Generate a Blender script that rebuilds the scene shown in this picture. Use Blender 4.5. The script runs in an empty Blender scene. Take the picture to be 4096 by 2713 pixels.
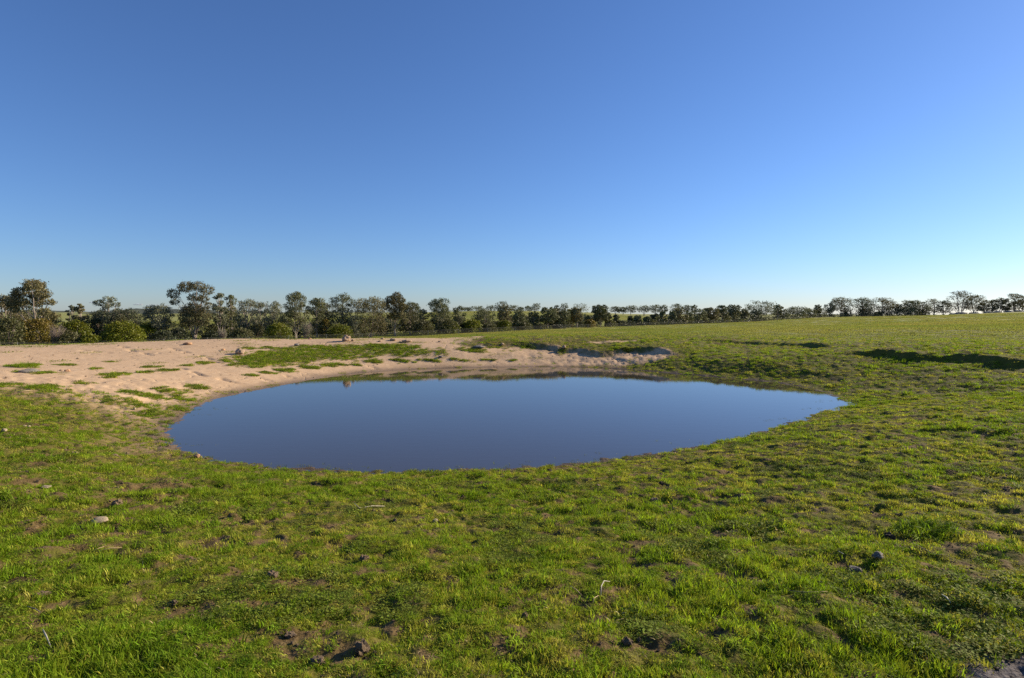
import bpy, math, random
import numpy as np
from mathutils import Vector

SC = bpy.context.scene
COL = SC.collection
R = math.radians

# ------------------------------------------------------------------ camera, sky, sun, exposure
CAMZ = 2.6                       # camera height above the pond's water level (z = 0)
FPX = 569.0                      # focal length in pixels of a 1024 px wide frame
PITCH = math.atan(27.0 / FPX)    # camera tipped slightly down
cam_d = bpy.data.cameras.new('camera')
cam_d.sensor_width = 36.0
cam_d.lens = 36.0 * FPX / 1024.0
cam_d.clip_start = 0.05
cam_d.clip_end = 40000.0
cam = bpy.data.objects.new('camera', cam_d)
COL.objects.link(cam)
cam.location = (0, 0, CAMZ)
cam.rotation_euler = (math.pi / 2 - PITCH, 0, 0)
SC.camera = cam

SUN_AZ, SUN_EL = 65.0, 22.0      # degrees clockwise from the view direction (+Y), degrees above the horizon
world = bpy.data.worlds.new('World')
SC.world = world
world.use_nodes = True
wn = world.node_tree
wn.nodes.clear()
sky = wn.nodes.new('ShaderNodeTexSky')
sky.sky_type = 'NISHITA'
sky.sun_disc = False
sky.sun_elevation = R(SUN_EL)
sky.sun_rotation = R(SUN_AZ)
sky.altitude = 0
sky.air_density = 1.0
sky.dust_density = 0.18
sky.ozone_density = 6.0
bg = wn.nodes.new('ShaderNodeBackground')
bg.inputs['Strength'].default_value = 0.069
wo = wn.nodes.new('ShaderNodeOutputWorld')
wb = wn.nodes.new('ShaderNodeMix')           # the camera's daylight white balance
wb.data_type = 'RGBA'; wb.blend_type = 'MULTIPLY'; wb.inputs[0].default_value = 1.0
wb.inputs[7].default_value = (0.94, 1.0, 1.19, 1)
wn.links.new(sky.outputs['Color'], wb.inputs[6])
wn.links.new(wb.outputs[2], bg.inputs['Color'])
wn.links.new(bg.outputs['Background'], wo.inputs['Surface'])

sd_ = bpy.data.lights.new('sun', 'SUN')
sd_.energy = 5.0
sd_.angle = R(0.55)
sd_.color = (1.0, 0.86, 0.66)
sun = bpy.data.objects.new('sun', sd_)
COL.objects.link(sun)
_d = Vector((math.sin(R(SUN_AZ)) * math.cos(R(SUN_EL)), math.cos(R(SUN_AZ)) * math.cos(R(SUN_EL)), math.sin(R(SUN_EL))))
sun.rotation_euler = _d.to_track_quat('Z', 'Y').to_euler()
sun.location = (60, 20, 40)

SC.view_settings.view_transform = 'Standard'
SC.view_settings.look = 'None'
SC.view_settings.exposure = 0.8
SC.view_settings.gamma = 1.0
SC.view_settings.use_curve_mapping = False
SC.render.engine = 'CYCLES'
SC.cycles.max_bounces = 6
SC.cycles.transparent_max_bounces = 8
SC.cycles.use_denoising = False

# ------------------------------------------------------------------ numpy helpers
def _hash(ix, iy, seed):
    h = (ix.astype(np.int64) * 374761393 + iy.astype(np.int64) * 668265263 + seed * 1442695041) & 0xFFFFFFFF
    h = ((h ^ (h >> 13)) * 1274126177) & 0xFFFFFFFF
    h = ((h ^ (h >> 16)) * 2246822519) & 0xFFFFFFFF
    return ((h ^ (h >> 15)) & 0xFFFFFF) / float(0xFFFFFF)

def vnoise(x, y, seed=0):
    ix, iy = np.floor(x), np.floor(y)
    fx, fy = x - ix, y - iy
    fx = fx * fx * fx * (fx * (fx * 6 - 15) + 10)
    fy = fy * fy * fy * (fy * (fy * 6 - 15) + 10)
    ix = ix.astype(np.int64); iy = iy.astype(np.int64)
    a = _hash(ix, iy, seed); b = _hash(ix + 1, iy, seed)
    c = _hash(ix, iy + 1, seed); d = _hash(ix + 1, iy + 1, seed)
    return (a * (1 - fx) + b * fx) * (1 - fy) + (c * (1 - fx) + d * fx) * fy * 1.0

def fbm(x, y, scale, octaves=4, seed=0, gain=0.5):
    s = np.zeros_like(np.asarray(x, float)); amp = 1.0; tot = 0
    ca, sa = 0.8, 0.6
    for k in range(octaves):
        s += amp * (vnoise(x / scale, y / scale, seed + k * 17) - 0.5)
        tot += amp
        amp *= gain; scale *= 0.5
        x, y = x * ca - y * sa + 13.7, x * sa + y * ca - 7.1
    return s / tot * 2            # about -1..1

def sstep(a, b, x):
    t = np.clip((x - a) / (b - a), 0, 1)
    return t * t * (3 - 2 * t)

def poly_sd(x, y, P):
    """distance to a closed polygon, positive outside"""
    P = np.asarray(P, float)
    best = np.full(x.shape, 1e18); inside = np.zeros(x.shape, bool)
    n = len(P)
    for i in range(n):
        ax, ay = P[i]; bx, by = P[(i + 1) % n]
        ex, ey = bx - ax, by - ay
        wx, wy = x - ax, y - ay
        t = np.clip((wx * ex + wy * ey) / (ex * ex + ey * ey + 1e-12), 0, 1)
        dx, dy = wx - ex * t, wy - ey * t
        best = np.minimum(best, dx * dx + dy * dy)
        c = ((ay <= y) & (by > y)) | ((by <= y) & (ay > y))
        with np.errstate(divide='ignore', invalid='ignore'):
            xi = ax + (y - ay) / (by - ay if by != ay else 1e-12) * ex
        inside ^= c & (x < xi)
    d = np.sqrt(best)
    return np.where(inside, -d, d)

def line_sd(x, y, L):
    """signed distance to an open polyline (positive on its left) and the parameter 0..1 along it"""
    L = np.asarray(L, float)
    best = np.full(x.shape, 1e18); sgn = np.ones(x.shape); par = np.zeros(x.shape)
    n = len(L) - 1
    for i in range(n):
        ax, ay = L[i]; bx, by = L[i + 1]
        ex, ey = bx - ax, by - ay
        wx, wy = x - ax, y - ay
        t = np.clip((wx * ex + wy * ey) / (ex * ex + ey * ey), 0, 1)
        dx, dy = wx - ex * t, wy - ey * t
        d = dx * dx + dy * dy
        m = d < best
        best = np.where(m, d, best)
        sgn = np.where(m, np.sign(ex * wy - ey * wx), sgn)
        par = np.where(m, (i + t) / n, par)
    return np.sqrt(best) * sgn, par

def catmull(P, k=4):
    P = np.asarray(P, float); n = len(P); out = []
    for i in range(n):
        p0, p1, p2, p3 = P[i - 1], P[i], P[(i + 1) % n], P[(i + 2) % n]
        for j in range(k):
            t = j / k
            out.append(0.5 * ((2 * p1) + (-p0 + p2) * t + (2 * p0 - 5 * p1 + 4 * p2 - p3) * t * t + (-p0 + 3 * p1 - 3 * p2 + p3) * t ** 3))
    return np.array(out)

CP, SP = math.cos(PITCH), math.sin(PITCH)
def ray(fx, fy):
    """direction of the ray through a point of the 4096 px wide photograph"""
    u = (fx / 4.0 - 512.0) / FPX
    v = (339.0 - fy / 4.0) / FPX
    return np.array([u, CP + v * SP, -SP + v * CP])

def on_plane(fx, fy, z):
    d = ray(fx, fy)
    t = (z - CAMZ) / d[2]
    return d[0] * t, d[1] * t

def at_depth(fx, fy, depth):
    d = ray(fx, fy)
    t = depth / d[1]
    return np.array([d[0] * t, depth, CAMZ + d[2] * t])

# ------------------------------------------------------------------ terrain
POND_PX = [(685, 1735), (700, 1705), (740, 1665), (790, 1632), (860, 1598), (950, 1575), (1050, 1556), (1160, 1535), (1290, 1512),
           (1450, 1492), (1600, 1480), (1750, 1474), (1900, 1470), (2100, 1468), (2300, 1470), (2500, 1478), (2700, 1495), (2900, 1512),
           (3050, 1525), (3200, 1550), (3300, 1578), (3350, 1600), (3376, 1614), (3330, 1627), (3250, 1645), (3180, 1670), (3100, 1700),
           (3000, 1730), (2900, 1757), (2750, 1790), (2600, 1815), (2450, 1838), (2300, 1855), (2150, 1868), (1950, 1878), (1700, 1883),
           (1450, 1881), (1250, 1874), (1080, 1862), (950, 1845), (830, 1822), (750, 1795), (705, 1770)]
POND0 = np.array([on_plane(a, b, 0) for a, b in POND_PX])
POND = catmull(POND0, 3)
PC = POND.mean(axis=0)

NEAR = [(-3, 0, 1.0), (0, 0, 1.0), (3, 0, 1.02), (0, -6, 1.1), (-10, -5, 1.2), (10, -5, 1.2), (0, 2.5, .98), (-2.6, 2.5, .97), (2.6, 2.5, 1.0),
        (0, 5, .62), (-4, 5, .68), (5, 5, .78), (0, 7.4, .27), (-5.8, 6.3, .72), (-11.6, 12.9, .62), (-9.5, 9.5, .7), (-14, 16, .75),
        (9, 10, .72), (12.5, 15.5, .40), (14.8, 17.6, .72), (15, 20, .78), (13.5, 22.5, .75), (10, 23.5, .5), (12.2, 28, .85),
        (18, 22, 1.12), (17, 26, 1.1), (14, 33, 1.05), (22, 18, 1.3), (20, 10, 1.3), (30, 30, 1.1), (25, 45, .9), (12, 45, .75),
        (-22.5, 25, 1.1), (-18.5, 28, 1.12), (-15, 29.8, 1.18), (-8.9, 30.5, 1.1), (-4.7, 31, 1.08), (1, 31.5, .95), (6, 31.5, .95),
        (1, 29.2, .55), (5, 29.0, .6), (-3, 28.3, .62), (-9, 27.8, .72), (-14, 26, .8), (-17, 23, .8),
        (-24, 22, 1.05), (-27, 18, 1.1), (-20, 10, 1.05), (-30, 5, 1.3),
        (-30, 30, .2), (-22, 36, -.1), (-10, 38, .3), (-3, 37, .8), (0, 45, .6), (-15, 50, -1.2), (-35, 45, -1.6), (-45, 30, -1.2), (5, 60, .35), (40, 55, .9),
        (-20, 62, -1.8), (-50, 55, -2.2), (25, 65, .6)]
_c = [tuple(p) + (0.0,) for p in POND0[::2]] + NEAR + [(PC[0], PC[1], -1.2), (PC[0] - 4, PC[1] - 1, -.9), (PC[0] + 4, PC[1], -.9)]
_c = np.array(_c)

def tps_fit(P, z, lam=1e-3):
    n = len(P)
    d2 = ((P[:, None] - P[None]) ** 2).sum(-1)
    K = 0.5 * d2 * np.log(d2 + 1e-9) + lam * np.eye(n)
    A = np.zeros((n + 3, n + 3))
    A[:n, :n] = K; A[:n, n] = 1; A[:n, n + 1:] = P
    A[n, :n] = 1; A[n + 1:, :n] = P.T
    return np.linalg.solve(A, np.concatenate([z, [0, 0, 0]]))

def tps_eval(w, P, x, y):
    n = len(P); s = w[n] + w[n + 1] * x + w[n + 2] * y
    for i in range(n):
        d2 = (x - P[i, 0]) ** 2 + (y - P[i, 1]) ** 2
        s = s + w[i] * 0.5 * d2 * np.log(d2 + 1e-9)
    return s
_sc = 10.0
_WN = tps_fit(_c[:, :2] / _sc, _c[:, 2], 2e-3)

# far country: (azimuth in degrees, distance, height)
FARP = []
def far(px, depth, z):
    az = math.degrees(math.atan((px / 4.0 - 512.0) / FPX)); FARP.append((az, depth / math.cos(R(az)), z))
for px, depth, z in [(0, 60, -2.2), (0, 80, -2.6), (0, 110, -2.8), (700, 60, -1.9), (700, 95, -2.7), (1590, 60, -1.2), (1590, 126, -2.77), (2190, 60, .2), (2190, 180, -2.3),
                     (2600, 60, .5), (2600, 217, -2.3), (3050, 60, .7), (3050, 290, -2.0), (3500, 60, .9), (3500, 370, -.16), (3700, 390, .2), (4096, 60, 1.1),
                     (4096, 200, 1.7), (4096, 430, 4.3), (3900, 430, 2.6), (3800, 430, 1.7), (4400, 420, 5.0), (4400, 60, 1.4), (-400, 80, -2.6), (-400, 60, -2),
                     (0, 250, -3), (700, 250, -3.2), (1300, 280, -1.5), (1870, 300, -1.0), (2300, 300, -1.2), (2600, 330, -1.8),
                     (1650, 460, 2.0), (1870, 470, 3.4), (2080, 470, 3.5), (2300, 470, 2.5), (2450, 470, .6), (2650, 480, -.6), (2800, 480, -1.6), (1500, 470, .5), (1300, 480, -2.),
                     (0, 500, -4), (700, 500, -3), (3050, 500, -2.4), (3500, 520, -.2), (4096, 520, 4.2), (-400, 500, -4)]:
    far(px, depth, z)
for az in (-178, -120, -80, 80, 120, 178):
    for rr, z in ((60, 1.2), (250, 1.0), (500, 1.5)):
        FARP.append((az, rr, z))
FARP = np.array(FARP)
def fcoord(az, r):
    return np.stack([az / 30.0, np.log(r) * 1.1], -1)
_FP = fcoord(FARP[:, 0], FARP[:, 1])
_WF = tps_fit(_FP, FARP[:, 2], 1e-3)

# scarps: (polyline with the high side on its left, height, reach behind the lip)
def W(fx, fy, drop):               # a photograph point at a height drop below the camera
    return on_plane(fx, fy, CAMZ - drop)
RILLS_PX = [[(451, 1382), (499, 1390), (533, 1402), (572, 1412), (610, 1424)], [(677, 1390), (711, 1401), (768, 1413)], [(776, 1416), (811, 1424), (833, 1434), (854, 1447), (885, 1454)],
            [(711, 1463), (729, 1473), (772, 1486), (824, 1504), (911, 1521), (1010, 1543)], [(299, 1398), (390, 1408), (442, 1413)], [(1477, 1458), (1507, 1478)], [(1130, 1497), (1178, 1514)], [(1026, 1508), (1082, 1527)]]
SCARPS = [
    (np.array([W(4140, 1455, 1.61), W(4000, 1441, 1.58), W(3880, 1425, 1.56), W(3760, 1416, 1.53), W(3640, 1411, 1.52), W(3560, 1400, 1.50), W(3450, 1396, 1.5), W(3360, 1394, 1.55)]), .22, 6.0),
    (np.array([W(3320, 1391, 1.62), W(3220, 1381, 1.62), W(3130, 1376, 1.62), W(3060, 1375, 1.62), W(2960, 1369, 1.62), W(2880, 1368, 1.62), W(2780, 1367, 1.62)]), .14, 4.0),
    (np.array([W(2720, 1392, 1.72), W(2600, 1384, 1.70), W(2500, 1382, 1.70), W(2430, 1388, 1.74), W(2330, 1380, 1.69), W(2200, 1371, 1.62), W(2080, 1370, 1.64), W(1980, 1374, 1.66), W(1910, 1377, 1.68), W(1840, 1380, 1.70)]), .20, 5.0),
]

RILLS = []
def chaikin(L, k=3):
    for _ in range(k):
        Q = [L[0]]
        for a, b in zip(L[:-1], L[1:]): Q += [a * .75 + b * .25, a * .25 + b * .75]
        L = np.array(Q + [L[-1]])
    return L
SCARPS = [(chaikin(L, 2), h, q) for L, h, q in SCARPS]
def height(x, y, fine=True):
    x = np.asarray(x, float); y = np.asarray(y, float)
    r = np.hypot(x, y) + 1e-6
    az = np.degrees(np.arctan2(x, y))
    zn = np.zeros_like(x); nn = r < 63
    zn[nn] = tps_eval(_WN, _c[:, :2] / _sc, x[nn] / _sc, y[nn] / _sc)
    rf = np.clip(r, 45, 560)
    q = fcoord(az, rf)
    zf = np.zeros_like(x); nf = r > 39
    zf[nf] = tps_eval(_WF, _FP, q[nf][:, 0], q[nf][:, 1])
    zf = np.where(r > 560, zf + (-4 - zf) * sstep(560, 1500, r), zf)
    zf = zf - .022 * np.clip(r - 480, 0, 1500) * sstep(7, 13, az) * sstep(150, 120, az)
    k = sstep(40, 62, r)
    z = zn * (1 - k) + zf * k
    near = r < 64
    xs, ys = x[near], y[near]
    sd = poly_sd(xs, ys, POND)
    zs = z[near]
    for L, h, reach in SCARPS:
        wob = fbm(xs, ys, 1.3, 4, 5, .65) * .28
        d, t = line_sd(xs, ys, L)
        d = -d + wob                       # lines run right to left, so the pond lies on their left side
        e = sstep(0, .14, t) * sstep(1, .70, t)
        e = e * (.75 + .45 * vnoise(t * 17, t * 0 + 3.3, 9))
        up = sstep(-.12, .16, d) * np.exp(-np.clip(d, 0, None) / reach)
        low = -.12 * (1 - sstep(-.12, .16, d)) * np.exp(-np.clip(-d, 0, None) / 1.2)
        zs = zs + h * e * (up + low)
    # the shore
    zsh = np.where(sd > 0, .13 * sd, .16 * sd)
    kk = sstep(0.1, 2.0, np.abs(sd))
    lo = np.where(sd < 3, .04 * sd, -50)
    zs = np.where(sd > 0, np.maximum(zsh * (1 - kk) + zs * kk, lo), np.maximum(zsh, -1.0))
    for L in RILLS:
        b0, b1 = L.min(0) - .6, L.max(0) + .6
        k = (xs > b0[0]) & (xs < b1[0]) & (ys > b0[1]) & (ys < b1[1])
        if k.any():
            d, t = line_sd(xs[k], ys[k], L)
            d = d + fbm(xs[k], ys[k], .5, 2, 91) * .10
            zs[k] -= .055 * np.exp(-(d / .07) ** 2) * sstep(0, .1, t) * sstep(1, .85, t) * sstep(.25, .6, vnoise(t * 9, t * 0, 5)) * 1.5
    z[near] = zs
    if fine:
        amp = np.clip(r / 8, .8, 1.0)
        f = fbm(x, y, .8, 4, 31, .6) * .06 * amp
        f = f + np.where(r < 80, fbm(x, y, .2, 3, 77, .6) * .042, 0)
        f = f + fbm(x, y, 5, 2, 41) * .05 * sstep(3, 10, r)
        f = f + fbm(x, y, 40, 3, 43) * .25 * sstep(60, 200, r) + fbm(x, y, 7, 2, 47) * .05 * sstep(40, 120, r)
        hm = np.abs(fbm(x, y, .19, 3, 55, .6)) * (.06 + .03 * sstep(8, 14, r)) * sstep(2.5, 7, r) * sstep(48, 30, r)
        f = f - hm * (1 - sstep(14, 20, y) * sstep(4, -3, x))
        damp = np.ones_like(x)
        damp[near] = .55 + .45 * sstep(0, 1.6, np.abs(sd))
        bank = sstep(14, 20, y) * sstep(4, -3, x) * sstep(50, 40, r)
        z = z + f * damp * (1 - .82 * bank)
    return z

def ground(fx, fy):
    """the point of the terrain seen at a point of the photograph"""
    d = ray(fx, fy)
    lo, hi = 1.0, 900.0
    for n in (500, 60):
        t = np.geomspace(lo, hi, n)
        g = height(d[0] * t, d[1] * t)
        hit = np.nonzero(CAMZ + d[2] * t <= g)[0]
        i = hit[0] if len(hit) else n - 1
        lo, hi = t[max(i - 1, 0)], t[i]
    return np.array([d[0] * hi, d[1] * hi, g[i]])

RILLS += [np.array([ground(*q)[:2] for q in L]) for L in RILLS_PX]

def px_at(p):                      # pixels of the 4096 px photograph per metre, at a point
    return 4 * FPX / max(p[1], .5)

# ------------------------------------------------------------------ what grows where
_crest = [(-120, 1395), (0, 1392), (300, 1378), (540, 1374), (900, 1360), (1200, 1358), (1385, 1362), (1700, 1352), (1985, 1358)]
def gxy(a, b): return tuple(ground(a, b)[:2])
_cw = [gxy(*p) for p in _crest]
_cw = [(PC[0] + (p[0] - PC[0]) * 1.28, PC[1] + (p[1] - PC[1]) * (1.28 if i < 6 else 1.13)) for i, p in enumerate(_cw)]
SANDP = np.array(_cw + [tuple(p) for p in SCARPS[2][0][-2:1:-1]] + [gxy(2660, 1400), gxy(2690, 1432), gxy(2560, 1452), gxy(2400, 1462), gxy(2250, 1466)]
                 + [tuple(p) for p in POND0[13:1:-1]] + [gxy(640, 1790), gxy(560, 1690), gxy(430, 1640), gxy(250, 1590), gxy(0, 1548), gxy(-200, 1530)])
BANKGRASS = np.array([gxy(*p) for p in [(905, 1440), (1000, 1415), (1100, 1392), (1250, 1383), (1450, 1382), (1520, 1376), (1640, 1384), (1760, 1402), (1775, 1414), (1600, 1424),
                                        (1440, 1434), (1290, 1440), (1180, 1457), (1050, 1467), (950, 1462)]])
PATCH = []
for cx, cy, w, h, lush in [(105, 1462, 42, 9, 1), (155, 1492, 85, 9, .7), (165, 1548, 65, 13, .9), (8, 1540, 45, 16, .7), (260, 1460, 36, 4, .5), (435, 1449, 30, 4, .5), (385, 1474, 38, 4, .5),
                           (605, 1468, 34, 5, .6), (585, 1490, 24, 7, .7), (670, 1482, 34, 7, .6), (750, 1462, 26, 6, .6), (815, 1452, 38, 8, .5), (470, 1497, 48, 11, .6),
                           (330, 1531, 40, 8, .6), (430, 1511, 34, 5, .5), (770, 1545, 50, 11, .5), (690, 1562, 95, 13, .55), (575, 1580, 95, 9, .5), (745, 1597, 66, 13, .6),
                           (530, 1617, 115, 18, .6), (605, 1660, 72, 18, .5), (755, 1645, 44, 7, .4), (825, 1553, 20, 5, .5),
                           (1330, 1459, 70, 10, .8), (1240, 1470, 45, 6, .8), (1140, 1482, 42, 9, .8), (1075, 1491, 32, 6, .5), (1010, 1500, 26, 5, .4), (1490, 1447, 36, 8, .8), (1600, 1441, 60, 7, .7), (1720, 1441, 45, 6, .7),
                           (1850, 1440, 60, 6, .7), (1950, 1440, 45, 5, .6), (1530, 1383, 60, 6, .8), (1430, 1461, 24, 4, .7), (1860, 1397, 60, 9, .5), (1920, 1402, 40, 8, .5), (1990, 1390, 50, 6, .6),
                           (2110, 1392, 40, 6, .6), (2455, 1394, 26, 6, .8), (2510, 1402, 20, 5, .6), (2050, 1440, 22, 4, .5), (2250, 1402, 16, 4, .6), (1000, 1393, 40, 6, .7), (1070, 1391, 30, 5, .7)]:
    p = ground(cx, cy); a = ground(cx, cy - h); b = ground(cx, cy + h)
    PATCH.append((p[0], p[1], w / px_at(p), min(max(.12, (a[1] - b[1]) / 2), 2.6), lush))
FLATSAND = np.array([gxy(*p) for p in [(2350, 1369), (2400, 1364), (2500, 1363), (2540, 1361), (2560, 1364), (2500, 1369), (2420, 1372)]])
GRAVEL = np.array([gxy(3800, 2740), gxy(3880, 2680), gxy(3990, 2650), gxy(4140, 2632), gxy(4300, 2690), gxy(4300, 2800)])

def masks(x, y):
    """sand, grass cover, lushness, wet mud and gravel, each 0..1"""
    x = np.asarray(x, float); y = np.asarray(y, float)
    r = np.hypot(x, y)
    sand = np.zeros_like(x); gravel = np.zeros_like(x); wet = np.zeros_like(x)
    n1 = fbm(x, y, 1.8, 4, 101, .6); n2 = fbm(x, y, .5, 3, 131, .6); n3 = fbm(x, y, 5, 3, 151); nf = fbm(x, y, .16, 2, 161)
    lush = sstep(-.35, .6, n1 * .9 + n3 * .5) * .75 + .1
    m = r < 60
    xs, ys = x[m], y[m]
    a = poly_sd(xs, ys, SANDP) + n1[m] * .75 + n2[m] * .35
    soft = .5 + 2.0 * sstep(24, 10, ys)
    s = 1 - sstep(-soft, soft, a)
    shore = poly_sd(xs, ys, POND)
    back = sstep(22, 26.5, ys) * sstep(-6, -1, xs)          # far shore: sparse low growth on the silt
    left = sstep(18, 13, ys)
    fill = np.zeros_like(xs)
    lm = lush[m]
    g = poly_sd(xs, ys, BANKGRASS) + n2[m] * .7 + nf[m] * .3 + n1[m] * .3
    gk = 1 - sstep(-.35, .45, g)
    fill = np.maximum(fill, gk); lm = np.where(gk > .5, .75, lm)
    for cx, cy, rx, ry, lu in PATCH:
        q = np.hypot((xs - cx) / rx, (ys - cy) / ry) + n2[m] * .75 + nf[m] * .5
        k = 1 - sstep(.45, 1.15, q)
        fill = np.maximum(fill, k); lm = np.where(k > .5, np.maximum(lu, .2), lm)
    s = np.maximum(s, 1 - sstep(-.1, .15, poly_sd(xs, ys, FLATSAND) + n2[m] * .1))
    gv = 1 - sstep(-.06, .08, poly_sd(xs, ys, GRAVEL) + n2[m] * .08)
    sand[m] = s; gravel[m] = gv
    wet[m] = (1 - sstep(.0, (.5 + .25 * n1[m]) * (1 + 1.1 * s), shore + .15 * n2[m])) * (shore > -3)
    cover = np.ones_like(x)
    cm = 1 - s
    cm = np.maximum(cm, s * sstep(.15, .6, n2[m] + .5 * n1[m]) * (.35 + .3 * back) * np.maximum(back, left * sstep(-1.6, -.2, a)))
    cm = np.maximum(cm, fill) * (1 - gv) * sstep(-.02, .30, shore + n2[m] * .2 - .03)
    cover[m] = cm; lush[m] = lm; solid = np.zeros_like(x); solid[m] = fill
    # bare trodden soil between the grass
    b = .75 * fbm(x, y, .42, 4, 171, .75) + .28 * fbm(x, y, 2.2, 2, 181)
    bare = sstep(.23, .45, b) * .92
    q = r < 16
    bare[q] = np.maximum(bare[q], .95 * sstep(.16, .36, fbm(x[q], y[q], .15, 3, 191, .6) + .25 * b[q]))
    bare = np.where(r < 70, bare, bare * .5) * (1 - .8 * solid)
    return sand, cover, lush, wet, gravel, bare

# ------------------------------------------------------------------ materials
def new_mat(name):
    m = bpy.data.materials.new(name); m.use_nodes = True
    nt = m.node_tree; nt.nodes.clear()
    out = nt.nodes.new('ShaderNodeOutputMaterial')
    return m, nt, out

class NT:
    """short hand for building node trees"""
    def __init__(s, nt): s.nt = nt
    def n(s, typ, **kw):
        nd = s.nt.nodes.new(typ)
        for k, v in kw.items(): setattr(nd, k, v)
        return nd
    def l(s, a, b): s.nt.links.new(a, b)
    def val(s, sock, v):
        if hasattr(v, 'links') or isinstance(v, bpy.types.NodeSocket): s.l(v, sock)
        else: sock.default_value = v
    def mix(s, fac, a, b, blend='MIX'):
        nd = s.n('ShaderNodeMix', data_type='RGBA', blend_type=blend)
        s.val(nd.inputs[0], fac); s.val(nd.inputs[6], a if isinstance(a, bpy.types.NodeSocket) else tuple(a) + (1,) if len(a) == 3 else a)
        s.val(nd.inputs[7], b if isinstance(b, bpy.types.NodeSocket) else tuple(b) + (1,) if len(b) == 3 else b)
        return nd.outputs[2]
    def math(s, op, a, b=0.0, c=None):
        nd = s.n('ShaderNodeMath', operation=op)
        s.val(nd.inputs[0], a); s.val(nd.inputs[1], b)
        if c is not None: s.val(nd.inputs[2], c)
        return nd.outputs[0]
    def noise(s, scale, detail=4, rough=.55, vec=None, typ='FBM'):
        nd = s.n('ShaderNodeTexNoise', noise_type=typ)
        nd.inputs['Scale'].default_value = scale; nd.inputs['Detail'].default_value = detail; nd.inputs['Roughness'].default_value = rough
        if vec is not None: s.l(vec, nd.inputs['Vector'])
        return nd.outputs['Fac']
    def ramp(s, fac, a, b):
        nd = s.n('ShaderNodeMapRange'); nd.clamp = True
        s.l(fac, nd.inputs[0]); nd.inputs[1].default_value = a; nd.inputs[2].default_value = b
        return nd.outputs[0]
    def pos(s): return s.n('ShaderNodeNewGeometry').outputs['Position']
    def attr(s, name, out='Fac'): return s.n('ShaderNodeAttribute', attribute_name=name).outputs[out]

def terrain_material():
    m, nt, out = new_mat('ground_soil_and_turf'); T = NT(nt)
    p = T.pos()
    mp = T.n('ShaderNodeMapping'); T.l(p, mp.inputs['Vector']); mp.inputs['Scale'].default_value = (1, 1, .3)
    v = mp.outputs[0]
    nA = T.noise(.8, 5, .6, v); nB = T.noise(6, 5, .65, v); nC = T.noise(40, 4, .6, v); nD = T.noise(.035, 4, .6, v)
    sandc = T.mix(T.ramp(nA, .35, .7), (.52, .355, .213), (.43, .295, .178))
    sandc = T.mix(T.ramp(nB, .45, .75), sandc, (.585, .425, .268))
    sandc = T.mix(T.math('MULTIPLY', T.ramp(nC, .62, .76), .4), sandc, (.25, .165, .10))
    soil = T.mix(T.ramp(nB, .35, .7), (.095, .062, .024), (.17, .115, .052))
    soil = T.mix(T.ramp(nC, .55, .8), soil, (.26, .185, .095))
    turf = T.mix(T.ramp(nB, .35, .65), (.075, .078, .012), (.125, .112, .022))
    turf = T.mix(T.ramp(nC, .5, .8), turf, (.11, .085, .03))
    padd = T.mix(T.ramp(nD, .35, .65), (.24, .245, .07), (.30, .28, .10))
    padd = T.mix(T.math('MULTIPLY', T.ramp(nA, .4, .7), .5), padd, (.20, .25, .05))
    farm = T.attr('far')
    grass = T.mix(farm, turf, padd)
    bare = T.attr('bare'); cover = T.attr('cover'); sand = T.attr('sand'); wet = T.attr('wet'); gravel = T.attr('gravel')
    c = T.mix(bare, grass, soil)
    c2 = T.mix(sand, soil, sandc)
    c = T.mix(T.math('MULTIPLY', cover, T.math('SUBTRACT', 1.0, T.math('MULTIPLY', sand, .75))), c2, c)
    grav = T.mix(T.ramp(nC, .4, .65), (.07, .06, .06), (.19, .17, .16))
    c = T.mix(gravel, c, grav)
    # wet margin of the pond: silt holds water and darkens
    c = T.mix(T.math('MULTIPLY', wet, .62), c, (.075, .055, .04))
    bs = T.n('ShaderNodeBsdfPrincipled')
    T.l(c, bs.inputs['Base Color'])
    T.l(T.math('SUBTRACT', .95, T.math('MULTIPLY', wet, .4)), bs.inputs['Roughness'])
    bs.inputs['Specular IOR Level'].default_value = .1
    # relief: grains, clods and shrinkage cracks
    vo = T.n('ShaderNodeTexVoronoi', feature='DISTANCE_TO_EDGE'); vo.inputs['Scale'].default_value = .55
    wv = T.n('ShaderNodeVectorMath', operation='ADD')
    nv = T.n('ShaderNodeTexNoise'); nv.inputs['Scale'].default_value = 1.3; T.l(v, nv.inputs['Vector'])
    sc_ = T.n('ShaderNodeVectorMath', operation='SCALE'); T.l(nv.outputs['Color'], sc_.inputs[0]); sc_.inputs['Scale'].default_value = .9
    T.l(v, wv.inputs[0]); T.l(sc_.outputs[0], wv.inputs[1]); T.l(wv.outputs[0], vo.inputs['Vector'])
    crack = T.math('MULTIPLY', T.math('SUBTRACT', 1.0, T.ramp(vo.outputs['Distance'], 0, .035)), T.math('MULTIPLY', sand, T.ramp(nA, .5, .6)))
    hgt = T.math('ADD', T.math('MULTIPLY', nB, .5), T.math('MULTIPLY', nC, .22))
    hgt = T.math('SUBTRACT', hgt, T.math('MULTIPLY', crack, .9))
    bp = T.n('ShaderNodeBump'); T.l(T.math('SUBTRACT', .9, T.math('MULTIPLY', sand, .6)), bp.inputs['Strength']); bp.inputs['Distance'].default_value = .07
    T.l(hgt, bp.inputs['Height']); T.l(bp.outputs[0], bs.inputs['Normal'])
    T.l(bs.outputs[0], out.inputs['Surface'])
    return m

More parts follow.
